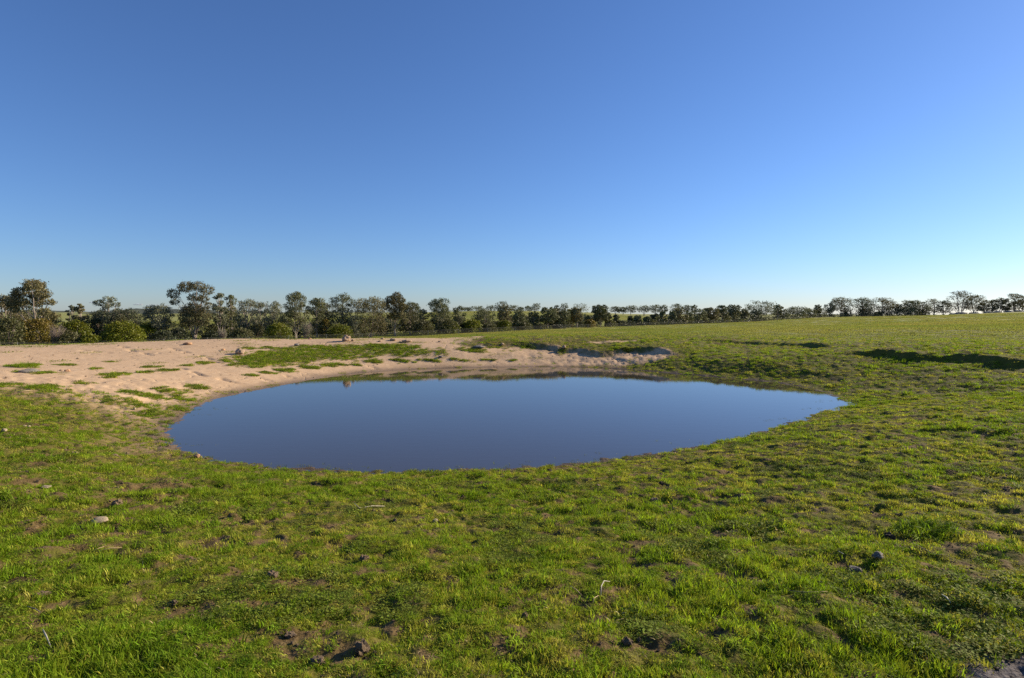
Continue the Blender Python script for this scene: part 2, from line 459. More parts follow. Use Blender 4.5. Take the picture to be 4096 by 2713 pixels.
def leaf_material(name, cols, trans=.35, scale=.6, rough=.55, spec=.3, rand=.5, ta=.45):
    """foliage: two or three leaf colours mixed by clump and by plant, part of the light passes through"""
    m, nt, out = new_mat(name); T = NT(nt)
    p = T.pos()
    n1 = T.noise(scale, 3, .6, p); n2 = T.noise(scale * 7, 2, .6, p)
    oi = T.n('ShaderNodeObjectInfo')
    c = T.mix(T.ramp(n1, .38, .62), cols[0], cols[1])
    if len(cols) > 2: c = T.mix(T.math('MULTIPLY', T.ramp(n2, .55, .75), .7), c, cols[2])
    hsv = T.n('ShaderNodeHueSaturation')
    T.l(c, hsv.inputs['Color'])
    tone = T.attr('tone')                      # every leaf or blade has its own shade
    T.l(T.math('MULTIPLY', T.math('ADD', 1 - rand / 2, T.math('MULTIPLY', oi.outputs['Random'], rand)), T.math('ADD', 1 - ta / 2, T.math('MULTIPLY', tone, ta))), hsv.inputs['Value'])
    T.l(T.math('ADD', .485, T.math('MULTIPLY', tone, .03)), hsv.inputs['Hue'])
    col = hsv.outputs[0]
    bs = T.n('ShaderNodeBsdfPrincipled'); T.l(col, bs.inputs['Base Color'])
    bs.inputs['Roughness'].default_value = rough; bs.inputs['Specular IOR Level'].default_value = spec
    tr = T.n('ShaderNodeBsdfTranslucent'); T.l(T.mix(.5, col, (1.0, 1.0, .15), 'MULTIPLY'), tr.inputs['Color'])
    g = T.n('ShaderNodeGamma'); 
    mx = T.n('ShaderNodeMixShader'); mx.inputs[0].default_value = trans
    T.l(bs.outputs[0], mx.inputs[1]); T.l(tr.outputs[0], mx.inputs[2])
    T.l(mx.outputs[0], out.inputs['Surface'])
    nt.nodes.remove(g)
    return m

def simple_material(name, a, b, scale=8, rough=.85, bump=.4, dist=.02, detail=5, lo=.35, hi=.65, spec=.3):
    m, nt, out = new_mat(name); T = NT(nt)
    co = T.n('ShaderNodeTexCoord').outputs['Object']
    n = T.noise(scale, detail, .62, co); n2 = T.noise(scale * 5, 3, .6, co)
    c = T.mix(T.ramp(n, lo, hi), a, b)
    c = T.mix(T.math('MULTIPLY', T.ramp(n2, .5, .8), .5), c, tuple(k * .55 for k in a))
    bs = T.n('ShaderNodeBsdfPrincipled'); T.l(c, bs.inputs['Base Color']); bs.inputs['Roughness'].default_value = rough
    bs.inputs['Specular IOR Level'].default_value = spec
    bp = T.n('ShaderNodeBump'); bp.inputs['Strength'].default_value = bump; bp.inputs['Distance'].default_value = dist
    T.l(T.math('ADD', n, T.math('MULTIPLY', n2, .4)), bp.inputs['Height']); T.l(bp.outputs[0], bs.inputs['Normal'])
    T.l(bs.outputs[0], out.inputs['Surface'])
    return m

def water_material():
    m, nt, out = new_mat('muddy_pond_water'); T = NT(nt)
    p = T.pos()
    mp = T.n('ShaderNodeMapping'); T.l(p, mp.inputs['Vector']); mp.inputs['Scale'].default_value = (1.0, 2.6, 1)
    a = T.noise(2.2, 3, .55, mp.outputs[0]); b = T.noise(9, 2, .5, mp.outputs[0])
    bs = T.n('ShaderNodeBsdfPrincipled')
    bs.inputs['Base Color'].default_value = (.050, .040, .030, 1)
    bs.inputs['Roughness'].default_value = .012; bs.inputs['IOR'].default_value = 1.40
    bp = T.n('ShaderNodeBump'); bp.inputs['Strength'].default_value = .04; bp.inputs['Distance'].default_value = .02
    T.l(T.math('ADD', a, T.math('MULTIPLY', b, .3)), bp.inputs['Height']); T.l(bp.outputs[0], bs.inputs['Normal'])
    T.l(bs.outputs[0], out.inputs['Surface'])
    return m

# ------------------------------------------------------------------ mesh helpers
def add_tone(me, k, seed):
    n = len(me.vertices); g = np.random.default_rng(seed)
    a = me.attributes.new('tone', 'FLOAT', 'POINT'); a.data.foreach_set('value', np.repeat(g.random(n // k + 1), k)[:n].astype(np.float32))
    return me

def mesh_np(name, verts, faces_flat, sizes, mat=None, smooth=False):
    """mesh from flat numpy arrays"""
    me = bpy.data.meshes.new(name)
    verts = np.asarray(verts, np.float32)
    faces_flat = np.asarray(faces_flat, np.int32); sizes = np.asarray(sizes, np.int32)
    me.vertices.add(len(verts)); me.vertices.foreach_set('co', verts.ravel())
    me.loops.add(len(faces_flat)); me.loops.foreach_set('vertex_index', faces_flat)
    me.polygons.add(len(sizes))
    st = np.zeros(len(sizes), np.int32); st[1:] = np.cumsum(sizes)[:-1]
    me.polygons.foreach_set('loop_start', st)
    if smooth: me.polygons.foreach_set('use_smooth', np.ones(len(sizes), bool))
    me.update(calc_edges=True); me.validate()
    if mat: me.materials.append(mat)
    return me

def link(name, me, parent=None, loc=None, rot=None, scale=None):
    o = bpy.data.objects.new(name, me); COL.objects.link(o)
    if parent: o.parent = parent
    if loc is not None: o.location = loc
    if rot is not None: o.rotation_euler = rot
    if scale is not None: o.scale = scale
    return o

def tag(o, label=None, cat=None, group=None, kind=None):
    if label: o['label'] = label
    if cat: o['category'] = cat
    if group: o['group'] = group
    if kind: o['kind'] = kind
    return o

class MB:
    """collects tubes and faces for one mesh"""
    def __init__(s): s.v = []; s.f = []
    def tube(s, pts, rad, k=6, cap=True):
        pts = [Vector(p) for p in pts]; base = len(s.v); n = len(pts)
        for i, p in enumerate(pts):
            d = (pts[min(i + 1, n - 1)] - pts[max(i - 1, 0)]).normalized()
            a = d.orthogonal().normalized() if i == 0 else (a - d * a.dot(d)).normalized()
            b = d.cross(a)
            for j in range(k):
                t = 2 * math.pi * j / k
                s.v.append(p + (a * math.cos(t) + b * math.sin(t)) * rad[i])
        for i in range(n - 1):
            for j in range(k):
                s.f.append((base + i * k + j, base + i * k + (j + 1) % k, base + (i + 1) * k + (j + 1) % k, base + (i + 1) * k + j))
        if cap:
            s.f.append(tuple(base + (n - 1) * k + j for j in range(k)))
            s.f.append(tuple(base + k - 1 - j for j in range(k)))
    def mesh(s, name, mat, smooth=True):
        me = bpy.data.meshes.new(name); me.from_pydata([tuple(v) for v in s.v], [], s.f); me.materials.append(mat)
        if smooth: me.polygons.foreach_set('use_smooth', np.ones(len(me.polygons), bool))
        me.update(); return me

# ------------------------------------------------------------------ build the ground
GRID = {}
def surf(x, y):
    """height of the built ground mesh, for whatever stands on it within the view"""
    r = np.hypot(x, y); a = np.degrees(np.arctan2(x, y))
    i = np.clip(np.searchsorted(GRID['r'], r) - 1, 0, len(GRID['r']) - 2); j = np.clip(np.searchsorted(GRID['az'], a) - 1, 0, len(GRID['az']) - 2)
    u = (r - GRID['r'][i]) / (GRID['r'][i + 1] - GRID['r'][i]); v = np.clip((a - GRID['az'][j]) / (GRID['az'][j + 1] - GRID['az'][j]), 0, 1)
    Z = GRID['Z']
    return (Z[i, j] * (1 - u) + Z[i + 1, j] * u) * (1 - v) + (Z[i, j + 1] * (1 - u) + Z[i + 1, j + 1] * u) * v

def build_ground():
    az1 = np.linspace(-58, 58, 610)
    az2 = np.linspace(58, 302, 62)[1:-1]
    az = R(1) * np.concatenate([az1, az2])
    rr = np.concatenate([np.geomspace(.9, 62, 720), np.geomspace(62, 560, 130)[1:], np.geomspace(560, 11000, 30)[1:]])
    A, Q = np.meshgrid(az, rr)
    X, Y = np.sin(A) * Q, np.cos(A) * Q
    Z = height(X.ravel(), Y.ravel()).reshape(X.shape)
    nr, na = X.shape
    GRID.update(Z=Z[:, :len(az1)], az=az1, r=rr)
    V = np.stack([X.ravel(), Y.ravel(), Z.ravel()], -1)
    i = np.arange(nr - 1)[:, None]; j = np.arange(na)[None]
    j2 = (j + 1) % na
    F = np.stack([i * na + j, (i + 1) * na + j, (i + 1) * na + j2, i * na + j2], -1).reshape(-1, 4)[:, ::-1]
    cz = float(height(np.array([0.0]), np.array([0.0]))[0])
    V = np.concatenate([V, [[0, 0, cz]]])
    c = len(V) - 1
    jj = np.arange(na)
    tri = np.stack([np.full(na, c), (jj + 1) % na, jj], -1)
    me = mesh_np('ground', V, np.concatenate([F.ravel(), tri.ravel()]), np.concatenate([np.full(len(F), 4), np.full(na, 3)]), terrain_material(), True)
    sand, cover, lush, wet, gravel, bare = masks(V[:, 0], V[:, 1])
    r = np.hypot(V[:, 0], V[:, 1])
    farm = sstep(22, 75, r + 14 * fbm(V[:, 0], V[:, 1], 9, 3, 61))
    for nm, arr in (('sand', sand), ('cover', cover), ('wet', wet), ('gravel', gravel), ('bare', bare), ('far', farm)):
        at = me.attributes.new(nm, 'FLOAT', 'POINT'); at.data.foreach_set('value', arr.astype(np.float32))
    return tag(link('ground', me), kind='structure')
build_ground()

# the pond: a flat sheet that runs under the banks
_q = POND - PC
_q = _q * (1 + .8 / np.linalg.norm(_q, axis=1))[:, None] + PC
tag(link('pond_water', mesh_np('pond_water', [(a, b, 0) for a, b in _q], np.arange(len(_q))[::-1] if False else np.arange(len(_q)), [len(_q)], water_material())), kind='structure')
_w = bpy.data.objects['pond_water'].data
if _w.polygons[0].normal.z < 0: _w.flip_normals()

# ------------------------------------------------------------------ far hills beyond the farm
def hill(name, px0, px1, crest, dist, depth, mat, seed):
    """a long mound: crest is a list of (photograph x, photograph y) along its skyline"""
    cx = np.array([c[0] for c in crest], float); cy = np.array([c[1] for c in crest], float)
    n, m = 90, 24
    P = np.linspace(px0, px1, n); V = []
    for i, p in enumerate(P):
        top = at_depth(p, float(np.interp(p, cx, cy)), dist)[2]
        for j in range(m):
            t = j / (m - 1) * 2 - 1
            y = dist + t * depth
            x = (p / 4 - 512) / FPX * dist
            e = min(1, i / 8, (n - 1 - i) / 8)
            wob = 1 + .10 * math.sin(i * .7 + j * 1.3 + seed) + .06 * math.sin(i * 1.9 + seed * 2)
            z = -6 + (top + 6) * (math.cos(t * math.pi / 2) ** .8) * e * (wob if abs(t) > .15 else 1)
            V.append((x, y, z))
    F = []
    for i in range(n - 1):
        for j in range(m - 1):
            F += [i * m + j, (i + 1) * m + j, (i + 1) * m + j + 1, i * m + j + 1]
    me = mesh_np(name, V, F, [4] * ((n - 1) * (m - 1)), mat, True)
    return tag(link(name, me), kind='structure')

m_hill, _nt, _o = new_mat('wooded_hill'); _T = NT(_nt)
_n1 = _T.noise(.012, 5, .65, _T.pos()); _n2 = _T.noise(.05, 4, .6, _T.pos())
_b = _T.n('ShaderNodeBsdfPrincipled'); _T.l(_T.mix(_T.ramp(_n1, .5, .62), (.035, .045, .028), (.12, .13, .05)), _b.inputs['Base Color']); _b.inputs['Roughness'].default_value = 1
_bp = _T.n('ShaderNodeBump'); _bp.inputs['Distance'].default_value = 8; _T.l(_n2, _bp.inputs['Height']); _T.l(_bp.outputs[0], _b.inputs['Normal'])
_T.l(_b.outputs[0], _o.inputs['Surface'])
hill('hill', 430, 1150, [(430, 1252), (520, 1247), (560, 1238), (600, 1235), (700, 1238), (800, 1240), (900, 1246), (1000, 1244), (1150, 1252)], 2600, 350, m_hill, 1)
hill('hill', -150, 480, [(-150, 1246), (100, 1246), (160, 1242), (215, 1243), (262, 1246), (320, 1252), (345, 1247), (375, 1248), (420, 1253), (480, 1255)], 9500, 900, m_hill, 2)

# ------------------------------------------------------------------ trees and shrubs
BARK_PALE = simple_material('pale_gum_bark', (.40, .34, .28), (.24, .19, .15), 1.5, .85, .3, .03)
BARK_DARK = simple_material('dark_bark', (.13, .10, .08), (.22, .17, .13), 2.0, .9, .5, .03)
TWIG = simple_material('grey_twigs', (.23, .18, .16), (.15, .115, .10), 2.0, .9, .3, .02)
LEAF = {
    'gum': leaf_material('gum_leaves', [(.120, .130, .058), (.165, .165, .080), (.215, .205, .125)], .14, .35, .6, .15, .35),
    'grey': leaf_material('grey_gum_leaves', [(.135, .145, .085), (.185, .188, .115), (.235, .23, .165)], .14, .35, .6, .15, .3),
    'russet': leaf_material('russet_gum_leaves', [(.150, .132, .062), (.180, .162, .075), (.215, .15, .076)], .14, .5, .6, .15, .3),
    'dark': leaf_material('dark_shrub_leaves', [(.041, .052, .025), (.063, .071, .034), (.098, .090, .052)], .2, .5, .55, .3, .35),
    'olive': leaf_material('olive_shrub_leaves', [(.101, .111, .041), (.135, .128, .054), (.162, .121, .068)], .25, .5, .55, .3, .3),
    'wattle': leaf_material('wattle_leaves', [(.130, .150, .010), (.185, .190, .016), (.080, .100, .008)], .28, .6, .5, .3, .25),
    'gold': leaf_material('golden_wattle_leaves', [(.185, .150, .026), (.25, .185, .034), (.13, .125, .022)], .28, .6, .5, .3, .25),
}

def leaf_mesh(name, clumps, n, L, Wd, mat, seed, droop=.5, fill=.55):
    """leaves spread through a set of ellipsoid clumps (x, y, z, rx, ry, rz), denser towards their outside"""
    g = np.random.default_rng(seed)
    C = np.array(clumps, float)
    w = (C[:, 3] * C[:, 4] + C[:, 3] * C[:, 5] + C[:, 4] * C[:, 5]); w = w / w.sum()
    k = g.choice(len(C), n, p=w)
    d = g.normal(size=(n, 3)); d /= np.linalg.norm(d, axis=1)[:, None]
    rad = g.random(n) ** (1 / 3) * (1 - fill) + fill * (1 - .25 * g.random(n) ** 2)
    rad *= 1 + .18 * g.normal(size=n)
    # tufts inside each clump, so that light and dark groups of leaves form
    P = C[k, :3] + d * C[k, 3:] * rad[:, None]
    T = g.normal(size=(max(8, n // 14), 3)); 
    ti = g.integers(0, len(T), n)
    kk = g.choice(len(C), len(T), p=w); td = T / np.linalg.norm(T, axis=1)[:, None]
    TP = C[kk, :3] + td * C[kk, 3:] * (.75 + .3 * g.random(len(T)))[:, None]
    tight = g.random(n) < .62
    P = np.where(tight[:, None], TP[ti] + g.normal(size=(n, 3)) * (C[kk[ti], 3:] * .17), P)
    a = g.normal(size=(n, 3)); a[:, 2] -= droop * 1.8 * np.abs(g.normal(size=n)); a /= np.linalg.norm(a, axis=1)[:, None]
    b = np.cross(a, g.normal(size=(n, 3))); b /= np.linalg.norm(b, axis=1)[:, None]
    s = (.6 + .8 * g.random(n))[:, None]
    V = np.stack([P - a * L * s * .5, P + b * Wd * s * .5, P + a * L * s * .5, P - b * Wd * s * .5], 1).reshape(-1, 3)
    V[:, 2] = np.maximum(V[:, 2], .02)
    return add_tone(mesh_np(name, V, np.arange(4 * n), np.full(n, 4), mat), 4, seed)

def gum_clumps(H, Wt, cb, n, flat, rng, lean=0.0):
    out = []
    for i in range(n):
        t = (i + .5) / n if i < n - 1 else 1.0
        t = min(1, max(0, t + rng.uniform(-.06, .06)))
        z = H * (cb + (1 - cb) * t)
        env = Wt / 2 * math.sqrt(max(.06, 1 - ((t - .42) / .66) ** 2))
        cr = Wt * rng.uniform(.19, .29) * (1 - .25 * t)
        cr *= rng.uniform(.65, 1.1)
        a = i * 2.4 + rng.uniform(-.5, .5); rr = max(0, env - cr * .7) * math.sqrt(rng.uniform(.35, 1.15))
        cz = cr * flat * rng.uniform(.8, 1.15)
        z = min(z, H - cz * .85)
        out.append((math.cos(a) * rr + lean * t, math.sin(a) * rr, max(z, cz * .6), cr, cr, cz))
    return out

def gum_trunk(H, clumps, cb, rng, mat, thick=1.0, stems=1):
    mb = MB(); r0 = H * .020 * thick / math.sqrt(stems)
    top = max(c[2] for c in clumps)
    cxm = sum(c[0] for c in clumps) / len(clumps); cym = sum(c[1] for c in clumps) / len(clumps)
    st = []
    for s in range(stems):
        a = rng.uniform(0, 6.28); sp = H * .10 * (stems > 1)
        ex, ey = cxm + math.cos(a) * sp * 1.6, cym + math.sin(a) * sp * 1.6
        bx, by = math.cos(a) * r0 * 1.2 * (stems > 1), math.sin(a) * r0 * 1.2 * (stems > 1)
        pts, rad = [], []
        for i in range(7):
            t = i / 6
            pts.append((bx + (ex - bx) * t ** 1.3 + rng.uniform(-1, 1) * H * .012 * (i > 0), by + (ey - by) * t ** 1.3 + rng.uniform(-1, 1) * H * .012 * (i > 0), -.15 + (top * .93 + .15) * t))
            rad.append(r0 * ((1.35 if i == 0 else 1.0) * (1 - .78 * t)))
        mb.tube(pts, rad, 7); st.append((pts, rad))
    for c in clumps:
        pts, rad = min(st, key=lambda q: (q[0][3][0] - c[0]) ** 2 + (q[0][3][1] - c[1]) ** 2)
        zb = max(cb * H * .55, c[2] - H * rng.uniform(.16, .30)) if cb > .15 else c[2] * .5
        i = min(5, max(0, int((zb + .15) / (top * .93 + .15) * 6)))
        p0 = Vector(pts[i]); p2 = Vector((c[0], c[1], c[2] + c[5] * .3))
        p1 = p0.lerp(p2, .5) + Vector((rng.uniform(-1, 1), rng.uniform(-1, 1), rng.uniform(-.2, .8))) * H * .02
        rr = min(rad[i] * .55, H * .008 * thick)
        mb.tube([p0, p1, p2], [rr, rr * .7, rr * .3], 5)
        for _ in range(2):
            q = p2 + Vector((rng.uniform(-.8, .8) * c[3], rng.uniform(-.8, .8) * c[4], rng.uniform(0, .8) * c[5]))
            mb.tube([p1, p1.lerp(q, .6) + Vector((0, 0, .05 * H * rng.random() * .3)), q], [rr * .55, rr * .4, rr * .15], 4)
    return mb.mesh('trunk', mat)

def depth_line(fx):
    """distance of the fence and the belt of trees behind it"""
    p = fx / 4.0
    return 1.0 / max(.0125 - 1.21e-5 * p, .00245)

def place(fx, fy_top, depth):
    q = at_depth(fx, fy_top, depth)
    z = float(height(np.array([q[0]]), np.array([depth]))[0])
    return q[0], depth, z, q[2] - z

N_PLANT = [0]
NAMED = []                      # (photograph x, short name) of the plants told apart by their look
def short(label):
    for w in (' with ', ' whose ', ' on ', ' behind ', ' between ', ' beside ', ' under ', ' below ', ' in ', ' at ', ' of ', ' over ', ' above ', ' where ', ' past ', ' next ', ' before ', ' touching ', ' against ', ', ', ' that ', ' showing ', ' joined ', ' pressed ', ' leaning ', ' rising ', ' standing ', ' half ', ' forming ', ' squeezed ', ' sticking ', ' merging ', ' after ', ' near ', ' wedged ', ' bulging ', ' alone '):
        if w in label[8:]: label = label[:8] + label[8:].split(w)[0]
    return label
USED = set()
def neighbour_label(fmt, fx):
    for _, nm in sorted(NAMED, key=lambda q: abs(q[0] - fx)):
        lab = fmt % nm
        if lab not in USED and len(lab.split()) <= 16:
            USED.add(lab); return lab
def plant(kind, leaf, fx, top, wpx, f, label, custom=None, stems=1, depth=None, leaves=None, group=None, dy=0.0, cb=None):
    N_PLANT[0] += 1
    seed = 1000 + N_PLANT[0] * 7
    rng = random.Random(seed)
    dep = depth if depth else depth_line(fx) * f
    x, y, z, H = place(fx, top, dep)
    Wm = wpx / 4.0 / FPX * dep * (1.18 if kind in ('gum', 'bushy', 'umbrella') and not custom else 1.05)
    far_k = min(1.75, max(.8, dep / 130.0))
    if kind in ('gum', 'bushy', 'umbrella'):
        n = {'gum': 15, 'bushy': 20, 'umbrella': 17}[kind]
        flat = {'gum': .72, 'bushy': .85, 'umbrella': .55}[kind]
        c0 = cb if cb is not None else {'gum': .34, 'bushy': .10, 'umbrella': .36}[kind]
        cl = custom(H, Wm) if custom else gum_clumps(H, Wm, c0, n, flat, rng)
        nl = leaves or {'gum': 2100, 'bushy': 2600, 'umbrella': 1300}[kind]
        if kind == 'umbrella': nl = int(nl * 1.35)
        lk = .78 if dep < 150 else 1.0
        L = .36 * far_k * lk; Wd = .16 * far_k * lk; nl = int(nl * 1.7 / lk ** 1.6)
        cat, nm = 'tree', 'gum_tree'
        cm = leaf_mesh('crown', cl, nl, L, Wd, LEAF[leaf], seed, .6, .5)
        tm = gum_trunk(H, cl, c0, rng, BARK_PALE if leaf != 'dark' else BARK_DARK, stems=stems, thick=1.7 if kind == 'umbrella' else 1.15)
        parts = (('trunk', tm), ('crown', cm))
    elif kind == 'wattle':
        cl = []
        for i in range(26):
            t = math.sqrt((i + .5) / 26); a = i * 2.4
            cr = Wm * rng.uniform(.12, .19)
            rr = (Wm / 2 - cr * .9) * t
            zt = (H - cr * .6) * math.sqrt(max(0, 1 - (t * .92) ** 2.4)) * rng.uniform(.9, 1.0)
            zt = max(zt, H * .16)
            cl.append((math.cos(a) * rr, math.sin(a) * rr, zt, cr, cr, cr * .62))
            if t > .55 and i % 2: cl.append((math.cos(a) * rr, math.sin(a) * rr, zt * .45, cr * 1.1, cr * 1.1, cr * .7))
        nl = int((leaves or 2600) * 1.7)
        cat, nm = 'shrub', 'wattle_shrub'
        cm = leaf_mesh('foliage', cl, nl, .27 * far_k, .15 * far_k, LEAF[leaf], seed, .1, .6)
        mb = MB()
        for i in range(9):
            a = i * 2.2 + rng.random(); c = cl[rng.randrange(len(cl))]
            mb.tube([(math.cos(a) * .12, math.sin(a) * .12, -.1), (c[0] * .45, c[1] * .45, c[2] * .5), (c[0], c[1], c[2])], [H * .016, H * .011, H * .004], 5)
        parts = (('stem', mb.mesh('stem', TWIG)), ('foliage', cm))
    else:                                   # 'twig': bare grey twigs fanned from the ground
        cat, nm = 'shrub', 'twiggy_shrub'
        mb = MB()
        for i in range(70):
            a = rng.uniform(0, 6.28); sp = math.sqrt(rng.random()) * Wm / 2; h = H * rng.uniform(.55, 1.0)
            e = Vector((math.cos(a) * sp + (Wm * .25 if custom == 'lean' else 0), math.sin(a) * sp, h))
            m_ = Vector((e.x * .35, e.y * .35, h * .5))
            mb.tube([(0, 0, -.05), m_, e], [.022, .016, .006], 4)
            for _ in range(3):
                q = m_.lerp(e, rng.uniform(.2, .9))
                mb.tube([q, q + Vector((rng.uniform(-.4, .4), rng.uniform(-.4, .4), rng.uniform(.2, .6)))], [.010, .004], 3)
        cl = [(Wm * (.18 if custom == 'lean' else 0), 0, H * .65, Wm * .4, Wm * .4, H * .3)]
        parts = (('stem', mb.mesh('stem', TWIG)), ('foliage', leaf_mesh('foliage', cl, leaves or 160, .2, .09, LEAF[leaf], seed, .3, .4)))
    o = link(nm, None, None, (x, y + dy, z))
    o.empty_display_size = .3
    if label.count('undershrub') == 0 and label.count('hedge bush') == 0 and label.count('leafy sapling') == 0: NAMED.append((fx, short(label)))
    tag(o, label, cat, group or ('gum trees of the belt behind the fence' if cat == 'tree' else 'shrubs along the fence'))
    for pn, me in parts:
        link(pn, me, o)
    return o

def spread_crown(H, W_):        # wide crown on two pale stems with one low branch swept out to the side
    q = [(-.30, .66, .15), (-.22, .80, .16), (-.05, .90, .17), (.12, .90, .16), (.20, .78, .15), (.0, .74, .15), (-.12, .66, .13), (-.36, .74, .10), (.24, .66, .10),
         (.36, .52, .12), (.46, .47, .09), (.28, .45, .09), (-.26, .55, .09), (.08, .64, .11)]
    return [(a * W_, (i % 3 - 1) * W_ * .14, z * H, r * W_, r * W_, r * W_ * .66) for i, (a, z, r) in enumerate(q)]
def two_tier_crown(H, W_):      # open upper storey leaning one way over a dense skirt
    q = [(-.36, .78, .14), (-.42, .66, .10), (-.26, .88, .14), (-.06, .90, .15), (.12, .90, .16), (.28, .84, .15), (.32, .70, .12), (.10, .74, .13), (-.10, .72, .10), (.42, .60, .10),
         (.0, .56, .18), (-.18, .50, .18), (.16, .52, .18), (.30, .48, .14), (-.30, .42, .15), (.02, .40, .20), (.22, .36, .16), (-.22, .32, .14), (.40, .40, .10)]
    return [(a * W_, (i % 3 - 1) * W_ * .13, z * H, r * W_, r * W_, r * W_ * .75) for i, (a, z, r) in enumerate(q)]
def pale_trunk_crown(H, W_):
    q = [(-.30, .66, .16), (-.16, .82, .18), (.06, .90, .17), (.26, .80, .17), (.30, .66, .15), (.0, .72, .2), (-.06, .56, .17), (.16, .55, .17), (-.36, .74, .10), (.3, .46, .14), (-.2, .44, .10), (.36, .34, .12), (.02, .44, .14)]
    return [(a * W_, (i % 3 - 1) * W_ * .16, z * H, r * W_, r * W_, r * W_ * .85) for i, (a, z, r) in enumerate(q)]

# -- the near, high end of the belt
plant('gum', 'russet', 128, 1112, 180, .98, 'tall spreading gum tree with two pale stems and one low branch swept outwards', spread_crown, 2, leaves=4200, cb=.4)
plant('bushy', 'russet', 22, 1184, 120, 1.02, 'russet-tipped bushy gum tree beside the tall spreading gum', leaves=3600)
plant('bushy', 'olive', 92, 1205, 80, 1.06, 'olive bushy gum tree behind the trunk of the tall spreading gum', leaves=2400)
plant('wattle', 'gold', 150, 1266, 150, .93, 'golden olive wattle shrub under the tall spreading gum', leaves=3600)
plant('wattle', 'olive', 35, 1258, 110, .91, 'dull olive shrub at the very end of the belt, beside the golden wattle', leaves=2600)
plant('twig', 'olive', 215, 1296, 60, .90, 'leaning bare grey twiggy shrub between the golden and the green wattles', 'lean')
plant('wattle', 'wattle', 300, 1276, 120, .95, 'broad green wattle shrub behind the leaning twiggy shrub', leaves=2600)
plant('wattle', 'olive', 268, 1322, 100, .90, 'low olive shrub in front of the broad green wattle')
plant('wattle', 'wattle', 360, 1335, 80, .89, 'small low green wattle beside the pale fence post', leaves=1500)
plant('gum', 'russet', 188, 1246, 70, 1.15, 'small brown-leaved tree on the skyline behind the golden wattle', leaves=1200)
plant('gum', 'russet', 318, 1214, 42, 1.06, 'slim young gum tree with a round russet top', leaves=1400)
plant('gum', 'grey', 284, 1222, 38, 1.08, 'short grey young gum tree touching the slim russet-topped one', leaves=1000)
plant('gum', 'grey', 433, 1188, 95, 1.08, 'silvery gum tree whose pointed crown rises over dark bushes', leaves=2600)
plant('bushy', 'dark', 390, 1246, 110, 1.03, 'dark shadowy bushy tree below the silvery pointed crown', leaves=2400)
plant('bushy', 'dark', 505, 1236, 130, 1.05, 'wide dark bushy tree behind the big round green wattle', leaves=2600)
plant('wattle', 'wattle', 490, 1280, 158, .90, 'big dense round green wattle, brightest shrub of the near belt', leaves=5200)
plant('wattle', 'wattle', 592, 1288, 90, .97, 'green wattle half hidden behind the big round one', leaves=2000)
plant('gum', 'grey', 630, 1220, 95, .97, 'young gum tree with a round grey crown on a thin bare stem', leaves=2000, cb=.45)
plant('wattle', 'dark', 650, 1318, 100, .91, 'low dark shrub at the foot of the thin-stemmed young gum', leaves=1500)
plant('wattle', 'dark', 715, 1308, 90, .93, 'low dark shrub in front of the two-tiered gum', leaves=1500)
plant('gum', 'russet', 768, 1120, 162, .96, 'tallest gum tree of the belt, two-tiered with an open top', two_tier_crown, 3, leaves=5200, cb=.2)
plant('gum', 'grey', 876, 1174, 58, .95, 'slender open gum tree on a thin pale trunk beside the two-tiered gum', leaves=1500)
plant('bushy', 'olive', 922, 1182, 66, .99, 'feathery gum tree with green lower boughs beside the slender open gum', leaves=2200)
plant('bushy', 'grey', 985, 1198, 100, 1.05, 'dusty grey gum tree with a broad low top', leaves=2600)
plant('bushy', 'grey', 1040, 1208, 60, 1.08, 'narrow grey gum tree between the dusty broad one and the dark round one', leaves=1500)
plant('bushy', 'grey', 1090, 1205, 85, 1.02, 'grey gum tree leaning on the dark round-topped gum', leaves=2200)
plant('wattle', 'olive', 968, 1308, 92, .92, 'smooth rounded olive shrub on the dusty stretch of fence', leaves=2400)
plant('twig', 'grey', 890, 1316, 36, .90, 'pale bare-stemmed sapling by the slender gum trunk', leaves=220)
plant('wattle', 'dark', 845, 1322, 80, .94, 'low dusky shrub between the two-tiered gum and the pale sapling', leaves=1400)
plant('wattle', 'wattle', 1112, 1286, 104, .93, 'lopsided bright green wattle under the dark round-topped gum', leaves=3000)
plant('bushy', 'gum', 1180, 1170, 92, .96, 'dark round-topped gum tree with close upright stems', stems=3, leaves=3200, cb=.3)
plant('gum', 'gum', 1264, 1195, 76, .99, 'gum tree with a double-humped top next to the dark round one', leaves=2200)
plant('twig', 'grey', 1216, 1284, 46, .90, 'leaning pale-stemmed sapling with sparse leaves by the fence', 'lean', leaves=420)
plant('bushy', 'gum', 1300, 1212, 66, 1.0, 'grey-brown bushy gum tree behind the umbrella-shaped wattle', leaves=1900)
plant('wattle', 'gold', 1302, 1272, 44, .98, 'small orange-tinted shrub beside the umbrella-shaped wattle', leaves=900)
plant('gum', 'gum', 1368, 1176, 94, 1.0, 'tall open gum tree standing over the umbrella-shaped wattle', leaves=2300)
plant('wattle', 'wattle', 1358, 1294, 112, .94, 'umbrella-shaped bright yellow-green wattle behind the crest boulder', leaves=3000)
plant('bushy', 'grey', 1418, 1262, 50, .96, 'small grey sapling gum beside the umbrella-shaped wattle', leaves=1200)
plant('bushy', 'russet', 1480, 1192, 128, .97, 'broad bushy gum tree with a brown-tinged domed top', stems=3, leaves=3800, cb=.2)
plant('bushy', 'dark', 1525, 1270, 60, 1.02, 'dark shrubby tree in the gap beside the pale-trunked gum', leaves=1300)
plant('gum', 'russet', 1578, 1165, 100, .97, 'tall gum tree with a forked pale trunk at the end of the sand bank', pale_trunk_crown, 1, leaves=3600, cb=.4)
plant('bushy', 'olive', 1640, 1210, 84, 1.0, 'drooping olive gum tree joined to the pale-trunked gum', leaves=2600)
plant('gum', 'grey', 1660, 1213, 40, 1.12, 'small round grey gum showing over the drooping olive gum', leaves=900)
